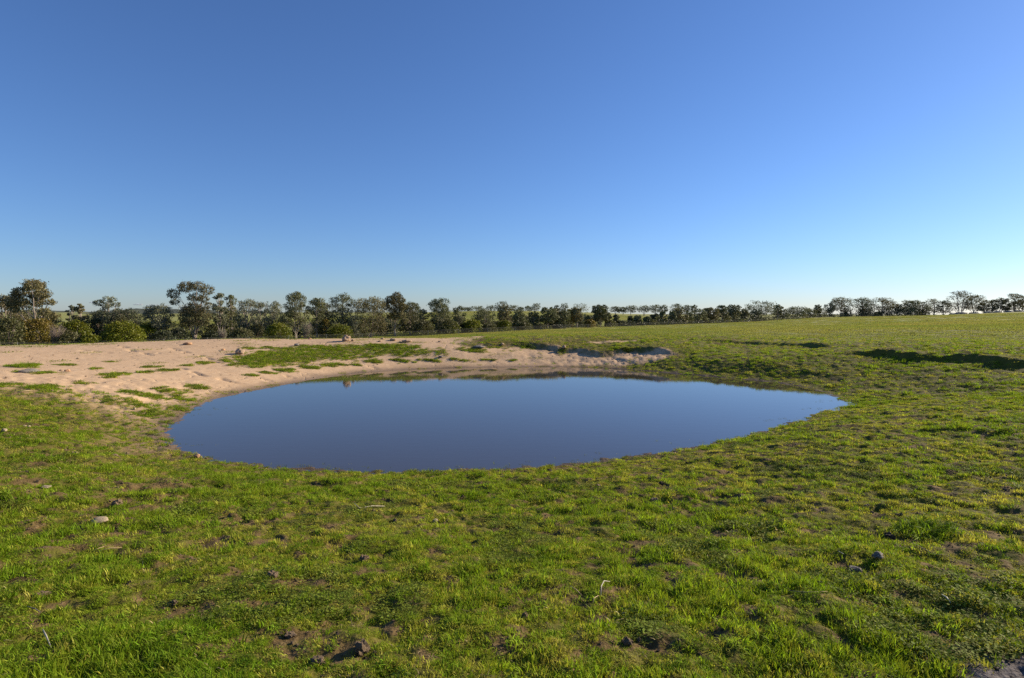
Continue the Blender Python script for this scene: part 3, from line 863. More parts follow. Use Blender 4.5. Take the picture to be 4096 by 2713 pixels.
plant('bushy', 'gum', 1690, 1238, 46, 1.02, 'short bushy gum between the drooping olive gum and the next tall one', leaves=1200)
plant('wattle', 'olive', 1690, 1276, 100, .95, 'olive wattle in front of the short bushy gum', leaves=2600)
plant('wattle', 'olive', 1785, 1271, 108, .95, 'broad-topped olive wattle on short dark stems where the green paddock begins', leaves=3000)
plant('gum', 'gum', 1758, 1197, 92, 1.0, 'dark grey gum tree with a ragged dome above the broad-topped wattle', leaves=2600)
plant('bushy', 'gum', 1836, 1224, 52, 1.0, 'narrow bushy gum beside the ragged-domed gum', leaves=1400)
plant('wattle', 'wattle', 1812, 1286, 60, .94, 'yellow-green wattle bulging from the shade at the corner of the fence', leaves=1500)
plant('wattle', 'wattle', 1890, 1274, 84, .96, 'flat-topped bright wattle over a dark shaded stretch of fence', leaves=2000)
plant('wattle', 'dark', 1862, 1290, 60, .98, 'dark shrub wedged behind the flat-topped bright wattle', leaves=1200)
plant('bushy', 'gum', 1942, 1238, 92, .99, 'wide grey-green gum behind the flat-topped bright wattle', leaves=2200)
plant('wattle', 'olive', 1955, 1290, 70, .95, 'dull twiggy shrub between the two bright wattles', leaves=1400)
plant('bushy', 'russet', 2020, 1222, 54, .99, 'tall brown columnar gum rising over a bright wattle', leaves=1900)
plant('wattle', 'wattle', 2018, 1277, 64, .95, 'bright wattle at the foot of the brown columnar gum', leaves=1600)
plant('bushy', 'gum', 2078, 1240, 54, 1.0, 'grey bushy gum beside the brown columnar gum', leaves=1500)
plant('wattle', 'olive', 2095, 1284, 74, .95, 'mounded olive wattle alone against grey bushes', leaves=1600)
plant('bushy', 'gum', 2135, 1246, 44, 1.0, 'slim bushy gum behind the mounded olive wattle', leaves=1100)
plant('gum', 'gum', 2190, 1230, 66, .98, 'round dark gum on a white trunk', leaves=2000)
plant('bushy', 'russet', 2222, 1234, 44, 1.0, 'brown bushy gum pressed against the round white-trunked one', leaves=1300)
plant('bushy', 'gum', 2256, 1242, 54, .98, 'low-branched gum with a blunt top', leaves=1500)
plant('bushy', 'gold', 2282, 1238, 34, 1.0, 'yellowish narrow gum behind the blunt-topped one', leaves=900)
plant('gum', 'russet', 2308, 1232, 44, .98, 'small round gum with one straight stem before the gap in the belt', leaves=1400)
plant('wattle', 'olive', 2165, 1292, 44, .95, 'low twiggy shrub beside the white trunk', leaves=900)
plant('wattle', 'dark', 2235, 1296, 50, .96, 'low squared-off dark shrub under the blunt-topped gum', leaves=900)
plant('wattle', 'gold', 2360, 1276, 52, .97, 'rounded brownish shrub just past the gap in the belt', leaves=1200)
plant('bushy', 'gum', 2352, 1262, 24, 1.0, 'thin-topped little tree over the rounded brownish shrub', leaves=600)
plant('gum', 'gum', 2400, 1222, 64, .98, 'dark oval gum on forked pale stems past the gap', stems=2, leaves=2200)
plant('bushy', 'gum', 2432, 1256, 30, .98, 'little bushy gum beside the dark oval gum', leaves=800)
# -- the far belt: smaller trees and a low hedge of bushes at their feet
# -- undergrowth that closes the gaps between the named trees and shrubs
_rr = random.Random(5)
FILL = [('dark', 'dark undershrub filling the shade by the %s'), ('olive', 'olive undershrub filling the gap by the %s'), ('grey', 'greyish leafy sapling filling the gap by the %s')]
for i in range(46):
    fx = -60 + i * 54 + _rr.uniform(-14, 14)
    k = _rr.choice((0, 0, 1, 1, 2))
    top = np.interp(fx, [0, 700, 1500, 2000, 2450], [1268, 1272, 1266, 1262, 1270]) + _rr.uniform(-14, 22)
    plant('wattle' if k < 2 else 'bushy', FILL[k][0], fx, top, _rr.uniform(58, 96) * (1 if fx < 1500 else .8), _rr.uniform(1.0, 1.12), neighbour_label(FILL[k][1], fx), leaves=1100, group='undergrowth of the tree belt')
G2 = 'trees of the far end of the belt'
for fx, top, w, kind, leaf, lab in [
        (2466, 1260, 26, 'bushy', 'gum', 'first little round tree of the far belt, past the dark oval gum'),
        (2522, 1264, 22, 'bushy', 'dark', 'small dark cone-shaped tree in front of the pale field'),
        (2552, 1262, 34, 'bushy', 'gum', 'squat bushy tree under the row of bare-stemmed field gums'),
        (2590, 1266, 28, 'bushy', 'gum', 'low grey tree between two squat trees under the field gums'),
        (2618, 1256, 36, 'bushy', 'dark', 'dark pointed tree where the field gums meet the belt'),
        (2652, 1246, 32, 'bushy', 'gum', 'upright grey tree beside the dark pointed one'),
        (2716, 1232, 50, 'bushy', 'russet', 'brown bushy tree with a white stem in the far belt'),
        (2690, 1246, 34, 'bushy', 'gum', 'grey tree leaning on the brown white-stemmed one'),
        (2756, 1248, 36, 'bushy', 'gum', 'small grey tree before the wide flat-topped one'),
        (2800, 1236, 56, 'bushy', 'gum', 'rounded dark tree forming one half of the wide flat-topped pair'),
        (2840, 1232, 62, 'umbrella', 'russet', 'wide flat-topped gum with a sloping shoulder towards the gap'),
        (2890, 1222, 46, 'umbrella', 'gum', 'open gum with spaced boughs just past the gap in the far belt'),
        (2935, 1220, 56, 'umbrella', 'gum', 'higher open gum next to the domed giant'),
        (2925, 1240, 44, 'bushy', 'gum', 'smooth grey tree below the higher open gum'),
        (2975, 1236, 40, 'umbrella', 'gum', 'small gum squeezed against the domed giant'),
        (3048, 1207, 108, 'gum', 'grey', 'domed giant gum, widest crown of the far belt'),
        (3020, 1240, 44, 'bushy', 'gum', 'shadowy tree in front of the domed giant'),
        (3112, 1220, 36, 'umbrella', 'gum', 'thin open gum on the sunny side of the domed giant'),
        (3132, 1236, 42, 'bushy', 'gum', 'drooping tree below the thin open gum'),
        (3188, 1226, 74, 'gum', 'gum', 'broad even-topped gum between the thin open gum and a low stretch'),
        (3238, 1236, 54, 'bushy', 'gum', 'low bushy tree in the dip of the far belt'),
        (3280, 1234, 46, 'bushy', 'gum', 'second low bushy tree in the dip of the far belt'),
        (3272, 1218, 26, 'umbrella', 'gum', 'wispy small top sticking out over the dip'),
        (3318, 1212, 36, 'umbrella', 'gum', 'thin gum with a forward-leaning tuft before the tall pair'),
        (3366, 1190, 82, 'umbrella', 'russet', 'tall stepped gum with layered boughs and a sloping back'),
        (3390, 1234, 34, 'bushy', 'dark', 'small dark tree under the stepped gum'),
        (3452, 1190, 74, 'umbrella', 'gum', 'wide airy gum with many layers beside the stepped one'),
        (3530, 1190, 92, 'umbrella', 'russet', 'flat wide gum merging with the airy layered one'),
        (3462, 1232, 62, 'bushy', 'russet', 'round brown bush-like tree under the airy layered gum'),
        (3548, 1230, 56, 'bushy', 'russet', 'round brown bush-like tree under the flat wide gum'),
        (3512, 1246, 24, 'bushy', 'dark', 'small rounded dark bush tree between the two round brown ones'),
        (3590, 1216, 34, 'umbrella', 'gum', 'small tilted gum after the flat wide gum'),
        (3642, 1202, 62, 'umbrella', 'gum', 'flat-capped gum near the end of the far belt'),
        (3692, 1208, 60, 'umbrella', 'gum', 'drooping layered gum that ends the far belt'),
        (3625, 1228, 80, 'bushy', 'gum', 'dense dark tree under the flat-capped gum'),
        (3690, 1238, 50, 'bushy', 'dark', 'dense low dark tree at the end of the far belt')]:
    plant(kind, leaf, fx, top, w, 1.0, lab, group=G2, leaves=1500 if w > 60 else 900)
_rr = random.Random(3)
for i in range(34):
    fx = 2450 + i * 37.5 + _rr.uniform(-8, 8)
    plant('wattle', 'dark' if i % 4 else 'olive', fx, np.interp(fx, [2450, 2800, 3100, 3500, 3720], [1280, 1270, 1258, 1247, 1242]) + _rr.uniform(-5, 5), _rr.uniform(50, 74), .985,
          neighbour_label('low dark hedge bush at the foot of the %s', fx), leaves=420, group='low bushes at the foot of the far belt')
# -- gums out in the fields on the rise behind
G3 = 'field gums on the rise behind the belt'
for fx, top, w, kind, lab in [
        (1870, 1228, 44, 'umbrella', 'first flat field gum on the green rise above the flat-topped wattle'),
        (1912, 1224, 48, 'umbrella', 'second flat field gum on the green rise, touching the first'),
        (1968, 1221, 52, 'umbrella', 'wide field gum before the tallest one on the rise'),
        (2012, 1205, 46, 'umbrella', 'tallest field gum on the rise, ragged over the brown columnar gum'),
        (2050, 1220, 44, 'umbrella', 'blunt field gum past the tallest one on the rise'),
        (2082, 1228, 28, 'umbrella', 'tiny field gum on bare stems before the dip of the rise'),
        (2120, 1224, 40, 'umbrella', 'low field gum behind the slim bushy gum'),
        (2144, 1212, 32, 'umbrella', 'layered field gum standing over the low one'),
        (2228, 1221, 28, 'umbrella', 'small capped field gum above the brown bushy gum'),
        (2258, 1212, 30, 'umbrella', 'thin sparse field gum above the blunt-topped gum'),
        (2318, 1215, 66, 'umbrella', 'broad airy field gum over the small straight-stemmed one'),
        (2462, 1225, 40, 'umbrella', 'first gum of the bare-stemmed row on the pale field'),
        (2492, 1228, 36, 'umbrella', 'second gum of the bare-stemmed row on the pale field'),
        (2524, 1221, 46, 'umbrella', 'third gum of the bare-stemmed row, its crown the widest'),
        (2576, 1222, 48, 'umbrella', 'fourth gum of the bare-stemmed row, standing a little apart'),
        (2622, 1220, 46, 'umbrella', 'fifth gum of the bare-stemmed row, over the dark pointed tree'),
        (2652, 1220, 40, 'umbrella', 'sixth gum of the bare-stemmed row, over the upright grey tree'),
        (2704, 1215, 52, 'umbrella', 'highest gum of the row, over the brown white-stemmed tree'),
        (2748, 1220, 40, 'umbrella', 'gum with pale sparse boughs after the highest of the row'),
        (2778, 1219, 24, 'umbrella', 'wispy last gum of the bare-stemmed row')]:
    plant(kind if fx > 2400 else 'gum', 'gum', fx, top, w, 1.0, lab, depth=455, group=G3, leaves=620, stems=2, cb=.4 if fx > 2400 else .16)
# -- gums along the stony ridge
G4 = 'gums along the stony ridge'
for fx, top, w, st, lab in [
        (3738, 1196, 56, 1, 'flat-crowned ridge gum nearest the end of the belt'),
        (3776, 1200, 50, 2, 'thin ridge gum sharing its crown with the flat-crowned one'),
        (3842, 1163, 84, 3, 'largest gum of the ridge, tall domed crown reaching the ground'),
        (3900, 1178, 66, 2, 'ridge gum with a slanting top beside the largest one'),
        (3938, 1200, 46, 1, 'lower dense ridge gum behind the slanting-topped one'),
        (3972, 1200, 34, 2, 'small ridge gum in the dip of the ridge'),
        (3998, 1191, 48, 2, 'round-headed ridge gum on several bare stems'),
        (4024, 1198, 30, 1, 'narrow ridge gum against the tall stepped ridge gum'),
        (4058, 1175, 62, 3, 'tall stepped ridge gum with open forking stems'),
        (4092, 1186, 40, 1, 'last ridge gum, cut by the edge of the picture')]:
    plant('umbrella', 'russet', fx, top, w, 1.0, lab, depth=425, group=G4, leaves=1500 if w > 60 else 900, stems=st, cb=.22)

# ------------------------------------------------------------------ rocks, clods, sticks
ROCKM = {
    'sand': simple_material('sandstone', (.46, .33, .22), (.34, .23, .15), 6, .9, .7, .05),
    'pale': simple_material('pale_stone', (.40, .32, .21), (.28, .215, .135), 8, .9, .5, .02),
    'orange': simple_material('orange_clay_stone', (.50, .30, .16), (.38, .22, .12), 7, .9, .5, .03),
    'grey': simple_material('lichen_grey_stone', (.17, .15, .125), (.25, .22, .19), 7, .9, .6, .03),
    'clod': simple_material('dried_dung_clod', (.29, .205, .125), (.185, .13, .08), 60, .95, 1.0, .01),
    'dark': simple_material('dark_earth_clod', (.10, .075, .05), (.06, .045, .03), 50, .95, 1.0, .01),
}
import bmesh
def rock_mesh(seed, rough, lumps=2.2):
    bm = bmesh.new(); bmesh.ops.create_icosphere(bm, subdivisions=3, radius=1)
    from mathutils import noise as mn
    off = Vector((seed * 3.1, seed * 1.7, seed * .9))
    for v in bm.verts:
        p = v.co.copy()
        k = 1 + rough * mn.noise(p * lumps * .6 + off) + rough * .6 * mn.noise(p * lumps * 1.7 + off) + rough * .4 * mn.noise(p * lumps * 4 + off)
        v.co = p * k
        if v.co.z < -.35: v.co.z = -.35 + (v.co.z + .35) * .2
    me = bpy.data.meshes.new('rock'); bm.to_mesh(me); bm.free()
    return me

NROCK = [0]
def rock(fx, fy, wpx, hpx, style, label, name='rock', cat='rock', group=None, rough=.35, lumps=2.2, smooth=True):
    NROCK[0] += 1
    p = ground(fx, fy); k = px_at(p)
    me = rock_mesh(NROCK[0], rough, lumps); me.name = name; me.materials.append(ROCKM[style])
    if smooth and style not in ('clod', 'dark'): me.polygons.foreach_set('use_smooth', np.ones(len(me.polygons), bool))
    w, h = wpx / k, hpx / k
    o = link(name, me, None, (p[0], p[1], p[2] + h * (.22 if style in ('clod', 'dark') else .34) + (.010 if p[1] < 14 and style not in ('clod', 'dark') else 0)), (0, 0, NROCK[0] * 1.3), (w * .5, w * .42, h * .66))
    return tag(o, label, cat, group)

rock(1385, 1364, 34, 26, 'sand', 'big broken sandstone boulder on the crest of the sand bank', rough=.5)
rock(1410, 1365, 12, 8, 'sand', 'small chip at the foot of the big crest boulder')
rock(1187, 1383, 19, 10, 'grey', 'brown-grey rock sitting on the edge of the green bank patch')
rock(960, 1416, 40, 22, 'sand', 'wide sandy boulder half sunk beside the green bank patch', rough=.3)
rock(750, 1378, 32, 9, 'orange', 'flat orange clay mound on the smooth sand near the crest')
rock(893, 1401, 16, 7, 'orange', 'small orange stone between the clay mound and the wide boulder')
rock(1238, 1357, 14, 6, 'orange', 'little tan stone on the crest before the big boulder')
rock(1530, 1357, 16, 6, 'sand', 'small flat rock on the crest by the pale-trunked gum')
rock(1572, 1362, 30, 9, 'sand', 'pointed flat rock in the scatter past the big boulder')
rock(1628, 1368, 40, 10, 'sand', 'longest flat rock of the scatter past the big boulder')
rock(1520, 1366, 14, 5, 'sand', 'low chip between the pointed flat rock and the big boulder')
rock(1600, 1370, 12, 5, 'sand', 'chip beside the longest flat rock')
rock(1760, 1368, 16, 5, 'sand', 'lone low stone on the pink end of the sand bank')
rock(1915, 1392, 46, 11, 'grey', 'grey lump of crumbled earth at the end of the sand bank', rough=.45)
rock(2010, 1381, 16, 9, 'sand', 'tan stone at the start of the shaded earth bank')
rock(2255, 1394, 18, 12, 'sand', 'pale stone poking out of the shaded earth bank')
rock(1762, 1430, 20, 7, 'grey', 'pale grey stone below the tip of the green bank patch')
rock(270, 1486, 20, 9, 'orange', 'round orange stone on the sand by the tussock')
rock(244, 1484, 12, 6, 'sand', 'smaller tan stone beside the round orange one')
rock(118, 1492, 62, 17, 'grey', 'flat grey lichened rock under the dark tussock', rough=.3)
rock(538, 1639, 13, 9, 'pale', 'small cream stone on the leafy patch left of the pond'.replace(' left of', ' beside'))
rock(788, 1833, 22, 15, 'orange', 'orange-tan stone at the near corner of the pond')
rock(312, 1436, 12, 4, 'clod', 'small dark clod alone on the smooth sand', 'earth_clod', 'clod')
rock(400, 2092, 64, 20, 'pale', 'large flat cream stone sunk in the foreground turf', rough=.25)
rock(1742, 2094, 22, 15, 'pale', 'small cream stone in the turf in front of the pond')
rock(18, 1728, 20, 12, 'pale', 'yellowish stone at the edge of the picture near the bank')
rock(98, 1709, 12, 7, 'pale', 'first of a pair of yellowish pebbles in the turf')
rock(116, 1711, 13, 8, 'pale', 'second, rounder pebble of the yellowish pair')
rock(182, 1955, 40, 9, 'pale', 'thin flat cream stone level with the turf')
CL = 'earth and dung clods in the turf'
for fx, fy, w, h, st, lab in [
        (1448, 2606, 62, 52, 'clod', 'large crumbly brown clod at the bottom of the foreground'),
        (1158, 2548, 48, 24, 'clod', 'low brown clod beside the large crumbly one'),
        (1456, 2246, 32, 32, 'clod', 'upright brown clod in the middle of the foreground'),
        (2508, 2578, 48, 32, 'clod', 'wide dark clod deep in the lush foreground grass'),
        (2556, 2566, 22, 18, 'clod', 'small clod touching the wide dark one'),
        (2200, 1888, 22, 15, 'dark', 'black clod right at the near shore of the pond'),
        (2646, 1937, 17, 13, 'dark', 'black clod in the turf beyond the near shore'),
        (2392, 1950, 20, 14, 'clod', 'brown clod between the two black ones'),
        (1538, 1948, 15, 12, 'clod', 'small grey-brown clod in front of the middle of the pond'),
        (3510, 2234, 42, 20, 'grey', 'flat grey slab of earth near the big grass tussock'),
        (3555, 2152, 40, 24, 'dark', 'dark stone beside the big grass tussock'),
        (3285, 2352, 46, 30, 'dark', 'dark clod in the lush grass below the flat grey slab'),
        (3462, 2390, 30, 22, 'dark', 'dark clod further along from the one below the flat slab'),
        (470, 2020, 40, 24, 'clod', 'broken clod above the large flat cream stone'),
        (300, 1818, 26, 13, 'clod', 'clod in the thin turf near the pond corner'),
        (506, 1820, 22, 11, 'clod', 'pale clod nearest the orange-tan shore stone'),
        (458, 1828, 26, 14, 'clod', 'dark crumbled clod beside the pale one'),
        (555, 1868, 30, 14, 'clod', 'reddish clod on the slope below the pond corner'),
        (415, 1910, 20, 10, 'dark', 'small black clod in the turf below the pond corner'),
        (165, 2390, 50, 26, 'clod', 'wide broken clod by the edge of the foreground'),
        (700, 2420, 28, 22, 'clod', 'reddish brown clod among the foreground weeds'),
        (1090, 2310, 44, 26, 'clod', 'double clod in the open foreground turf'),
        (2100, 2470, 30, 24, 'clod', 'round clod below the curled white leaf'),
        (1270, 2655, 60, 30, 'clod', 'heap of loose clods at the bottom edge'),
        (2560, 2350, 36, 18, 'dark', 'dark clod on the bare patch beside the curled white leaf'),
        (3420, 2290, 50, 16, 'grey', 'greyish crust of earth on the bare patch'),
        (2620, 2003, 34, 14, 'clod', 'flat clod on the slope near the shore'),
        (1580, 2085, 18, 12, 'clod', 'small clod next to the cream stone')]:
    rock(fx, fy, w, h, st, lab, 'earth_clod' if st != 'grey' else 'earth_slab', 'clod', CL, .55, 3.0)

STRAW = simple_material('dry_straw', (.46, .35, .18), (.34, .25, .12), 30, .6, .2, .002)
WHITEL = simple_material('bleached_leaf', (.52, .47, .36), (.38, .33, .23), 30, .5, .2, .002)
def stick(pts, rpx, mat, label, name='straw', cat='straw'):
    P = []
    for fx, fy, up in pts:
        p = ground(fx, fy); P.append(Vector((p[0], p[1], p[2] + up * .6)))
    k = px_at(P[0]) * 1.35; mb = MB()
    o0 = P[0].copy()
    n = len(P); r = rpx / k
    mb.tube([p - o0 for p in P], [r * (.7 if i == 0 else .45 if i == n - 1 else 1) for i in range(n)], 6)
    me = mb.mesh(name, mat)
    return tag(link(name, me, None, o0), label, cat, 'dry straws and fallen leaves in the turf')
stick([(388, 2213, .02), (440, 2203, .035), (488, 2199, .03)], 3, STRAW, 'longer pale straw of a crossed pair in the turf')
stick([(373, 2209, .02), (395, 2202, .03), (417, 2195, .03)], 2.4, STRAW, 'shorter pale straw of the crossed pair')
stick([(1418, 2024, .05), (1438, 2037, .02), (1490, 2031, .035), (1540, 2029, .02)], 2.6, WHITEL, 'bent whitish twig lying in front of the pond', 'twig', 'twig')
stick([(172, 2540, .05), (185, 2570, .06), (205, 2604, .03)], 4.5, WHITEL, 'stout bleached stick beside a bare reddish patch', 'stick', 'stick')
stick([(2280, 2362, .05), (2305, 2378, .05), (2328, 2394, .03)], 3, STRAW, 'orange-brown straw beside the curled white leaf')
stick([(2372, 2425, .03), (2376, 2412, .05), (2394, 2402, .05)], 3, STRAW, 'short hooked straw below the curled white leaf')
stick([(2404, 2390, .02), (2405, 2368, .06), (2416, 2350, .07), (2440, 2349, .06)], 3, WHITEL, 'curled white dry leaf in the lush foreground', 'dry_leaf', 'leaf')
stick([(3766, 2402, .06), (3785, 2418, .07), (3802, 2432, .05)], 3.6, WHITEL, 'shiny white grass blade low in the corner', 'dry_leaf', 'leaf')
stick([(3354, 2225, .06), (3374, 2233, .05)], 3.4, WHITEL, 'short shiny white blade near the flat grey slab', 'dry_leaf', 'leaf')
stick([(3650, 2186, .05), (3690, 2208, .05), (3740, 2230, .04), (3798, 2236, .04)], 1.8, STRAW, 'long wavy straw below the big grass tussock')
stick([(3150, 2382, .05), (3220, 2385, .04), (3310, 2378, .03)], 1.6, STRAW, 'long thin straw across the lush foreground grass')
stick([(78, 1569, .02), (105, 1566, .03), (130, 1566, .02)], 2.4, STRAW, 'pale straw on the sand below the lush tuft')
stick([(436, 1858, .03), (462, 1851, .03)], 2, STRAW, 'small pale straw near the broken clods by the pond')
stick([(1962, 1995, .03), (2010, 2000, .03)], 2, WHITEL, 'small white twig in the turf before the pond', 'twig', 'twig')
stick([(3620, 2113, .22), (3660, 2106, .26), (3700, 2112, .20)], 1.6, STRAW, 'dry stalk bent over the big grass tussock')
stick([(110, 2446, .05), (140, 2455, .05), (165, 2462, .03)], 2.5, simple_material('grey_stick', (.2, .18, .16), (.13, .12, .1), 20, .8), 'thin grey stick by the edge of the foreground', 'stick', 'stick')

# boulders of the stony ridge
RG = 'low boulders along the stony ridge'
_rr = random.Random(8)
for i, (fx, w, h, lab) in enumerate([(3812, 26, 7, 'low ridge boulder under the edge of the largest ridge gum'), (3850, 60, 9, 'long flat outcrop under the largest ridge gum'), (3900, 34, 7, 'ridge boulder below the slanting-topped gum'),
                                     (3956, 30, 9, 'rounded ridge boulder before the dip'), (3992, 40, 8, 'wide ridge boulder under the round-headed gum'), (4036, 34, 8, 'ridge boulder between the round-headed and the tall stepped gum'),
                                     (4076, 40, 9, 'last boulder of the ridge at the edge of the picture'), (3834, 14, 6, 'small dark stone in front of the long flat outcrop'), (3946, 12, 6, 'small dark stone in front of the rounded boulder')]):
    x, y, z, H = place(fx, 1200, 412 if w > 15 else 400)
    me = rock_mesh(60 + i, .4); me.name = 'boulder'; me.materials.append(ROCKM['grey'])
    k = 4 * FPX / y
    tag(link('boulder', me, None, (x, y, z + h / k * .2), (0, 0, i), (w / k * .5, w / k * .35, h / k * .8)), lab, 'boulder', RG)

# ------------------------------------------------------------------ the wire fence
def fence():
    root = link('wire_fence', None, None, (0, 0, 0))
    STEEL = simple_material('weathered_steel', (.30, .29, .28), (.20, .19, .18), 5, .6, .2, .01)
    ptsx = []
    fx = -150.0
    while fx < 3560:
        d = depth_line(fx) * .885 if fx < 1900 else depth_line(fx) * np.interp(fx, [1900, 2500, 3500], [.885, .93, .965])
        x = (fx / 4 - 512) / FPX * d
        ptsx.append((x, d)); 
        fx += 4 * FPX / d * 6.5
    H = height(np.array([p[0] for p in ptsx]), np.array([p[1] for p in ptsx]))
    mb = MB(); mb.tube([(0, 0, -.3), (0, 0, 1.25)], [.035, .035], 5)
    pm = mb.mesh('post', STEEL, False)
    root.location = (ptsx[0][0], ptsx[0][1], H[0])
    o0 = Vector(root.location)
    for (x, y), z in zip(ptsx, H):
        link('post', pm, root, Vector((x, y, z)) - o0)
    for hz in (.25, .45, .65, .85, 1.05, 1.2):
        mb = MB(); mb.tube([Vector((x, y - .04, z + hz)) - o0 for (x, y), z in zip(ptsx, H)], [.011] * len(ptsx), 3)
        link('wire', mb.mesh('wire', STEEL, False), root)
    tag(root, 'long wire farm fence on thin steel posts in front of the belt of trees', 'fence')
fence()

# ------------------------------------------------------------------ grass: tufts scattered over the turf
def blades(n, h0, h1, rad, wid, lean, seed, curl=.5):
    g = np.random.default_rng(seed)
    a = g.random(n) * 6.283; rr = np.sqrt(g.random(n)) * rad
    B = np.stack([np.cos(a) * rr, np.sin(a) * rr, np.full(n, -.005)], -1)
    h = (h0 + (h1 - h0) * g.random(n) ** 1.4) * (1.15 - .6 * (rr / rad) ** 2)
    la = g.random(n) * 6.283; ll = lean * (.3 + g.random(n))
    D = np.stack([np.cos(la) * ll, np.sin(la) * ll, np.ones(n)], -1); D /= np.linalg.norm(D, axis=1)[:, None]
    S = np.stack([-np.sin(la + g.normal(size=n) * .7), np.cos(la + g.normal(size=n) * .7), np.zeros(n)], -1)
    w = wid * (.7 + .6 * g.random(n))
    M = B + D * (h * .55)[:, None]
    E = B + D * h[:, None] + np.stack([np.cos(la), np.sin(la), -np.ones(n) * .6], -1) * (h * curl * ll * .8)[:, None]
    V = np.stack([B - S * w[:, None] * .5, B + S * w[:, None] * .5, M + S * w[:, None] * .42, M - S * w[:, None] * .42, E], 1).reshape(-1, 3)
    base = np.arange(n)[:, None] * 5
    q = base + np.array([[0, 1, 2, 3]]); t = base + np.array([[3, 2, 4]])
    F = np.concatenate([q, t], 1).ravel()
    return V, F, np.tile([4, 3], n)

def rosette(n, rad, seed):
    """a flat weed: small round leaves on short stalks"""
    g = np.random.default_rng(seed); V = []; F = []; S = []
    for i in range(n):
        a = g.random() * 6.283; rr = math.sqrt(g.random()) * rad; r = .0035 + .005 * g.random()
        c = np.array([math.cos(a) * rr, math.sin(a) * rr, .004 + .022 * g.random()])
        nx = np.array([g.normal() * .35, g.normal() * .35, 1]); nx /= np.linalg.norm(nx)
        u = np.cross(nx, [1, 0, 0]); u /= np.linalg.norm(u); v = np.cross(nx, u)
        b = len(V)
        for k in range(6):
            t = k / 6 * 6.283; V.append(c + (u * math.cos(t) + v * math.sin(t) * .8) * r)
        F += list(range(b, b + 6)); S.append(6)
    return np.array(V), np.array(F), np.array(S)

GRASSM = {
    'turf': leaf_material('turf_blades', [(.295, .305, .040), (.395, .365, .060), (.46, .38, .11)], .45, 1.1, .7, .08, .6, ta=.9),
    'lush': leaf_material('lush_blades', [(.180, .280, .016), (.265, .355, .024), (.36, .365, .042)], .48, 1.3, .65, .10, .5, ta=.9),
    'weed': leaf_material('weed_leaves', [(.15, .19, .025), (.19, .21, .03), (.19, .22, .05)], .35, 2, .7, .08, .4, ta=.9),
    'paddock': leaf_material('paddock_blades', [(.23, .275, .06), (.34, .315, .10), (.31, .25, .11)], .45, .05, .8, .05, .25, ta=.9),
    'dry': leaf_material('dry_blades', [(.30, .23, .10), (.38, .29, .14), (.22, .17, .08)], .3, 3, .6, .3, .4, ta=.9),
}

def scatter(name, protos, P, rot, scl, idx, label):
    """one stuff object: tufts set on points by geometry nodes"""
    me = bpy.data.meshes.new(name); n = len(P)
    me.vertices.add(n); me.vertices.foreach_set('co', P.astype(np.float32).ravel())
    a = me.attributes.new('tuft_rotation', 'FLOAT_VECTOR', 'POINT'); a.data.foreach_set('vector', rot.astype(np.float32).ravel())
    a = me.attributes.new('tuft_scale', 'FLOAT_VECTOR', 'POINT'); a.data.foreach_set('vector', scl.astype(np.float32).ravel())
    a = me.attributes.new('tuft_kind', 'INT', 'POINT'); a.data.foreach_set('value', idx.astype(np.int32))
    o = link(name, me); tag(o, label, 'grass', kind='stuff')
    ng = bpy.data.node_groups.new(name, 'GeometryNodeTree')
    ng.interface.new_socket('Geometry', in_out='INPUT', socket_type='NodeSocketGeometry')
    ng.interface.new_socket('Geometry', in_out='OUTPUT', socket_type='NodeSocketGeometry')
    N = ng.nodes; gi = N.new('NodeGroupInput'); go = N.new('NodeGroupOutput')
    join = N.new('GeometryNodeJoinGeometry')
    for pm in reversed(protos):
        po = bpy.data.objects.new(name + '_tuft', pm)
        oi = N.new('GeometryNodeObjectInfo'); oi.inputs['Object'].default_value = po; oi.inputs['As Instance'].default_value = False
        g2 = N.new('GeometryNodeGeometryToInstance'); ng.links.new(oi.outputs['Geometry'], g2.inputs[0]); ng.links.new(g2.outputs[0], join.inputs[0])
    iop = N.new('GeometryNodeInstanceOnPoints')
    iop.inputs['Pick Instance'].default_value = True
    def at(nm, t):
        q = N.new('GeometryNodeInputNamedAttribute'); q.data_type = t; q.inputs['Name'].default_value = nm
        return [s for s in q.outputs if s.enabled and s.name == 'Attribute'][0]
    ng.links.new(gi.outputs[0], iop.inputs['Points']); ng.links.new(join.outputs[0], iop.inputs['Instance'])
    ng.links.new(at('tuft_kind', 'INT'), iop.inputs['Instance Index'])
    e2r = N.new('FunctionNodeEulerToRotation'); ng.links.new(at('tuft_rotation', 'FLOAT_VECTOR'), e2r.inputs[0])
    ng.links.new(e2r.outputs[0], iop.inputs['Rotation'])
    ng.links.new(at('tuft_scale', 'FLOAT_VECTOR'), iop.inputs['Scale'])
    ng.links.new(iop.outputs[0], go.inputs[0])
    md = o.modifiers.new('tufts', 'NODES'); md.node_group = ng
    return o

def proto(V, F, S, mat): return add_tone(mesh_np('tuft', V, F, S, mat), 6 if S[0] == 6 else 5, len(V))

def ring(n, r0, r1, seed, half=47):
    g = np.random.default_rng(seed)
    r = np.sqrt(r0 ** 2 + (r1 ** 2 - r0 ** 2) * g.random(n)); a = R(1) * (g.random(n) * 2 - 1) * half
    return np.sin(a) * r, np.cos(a) * r, g

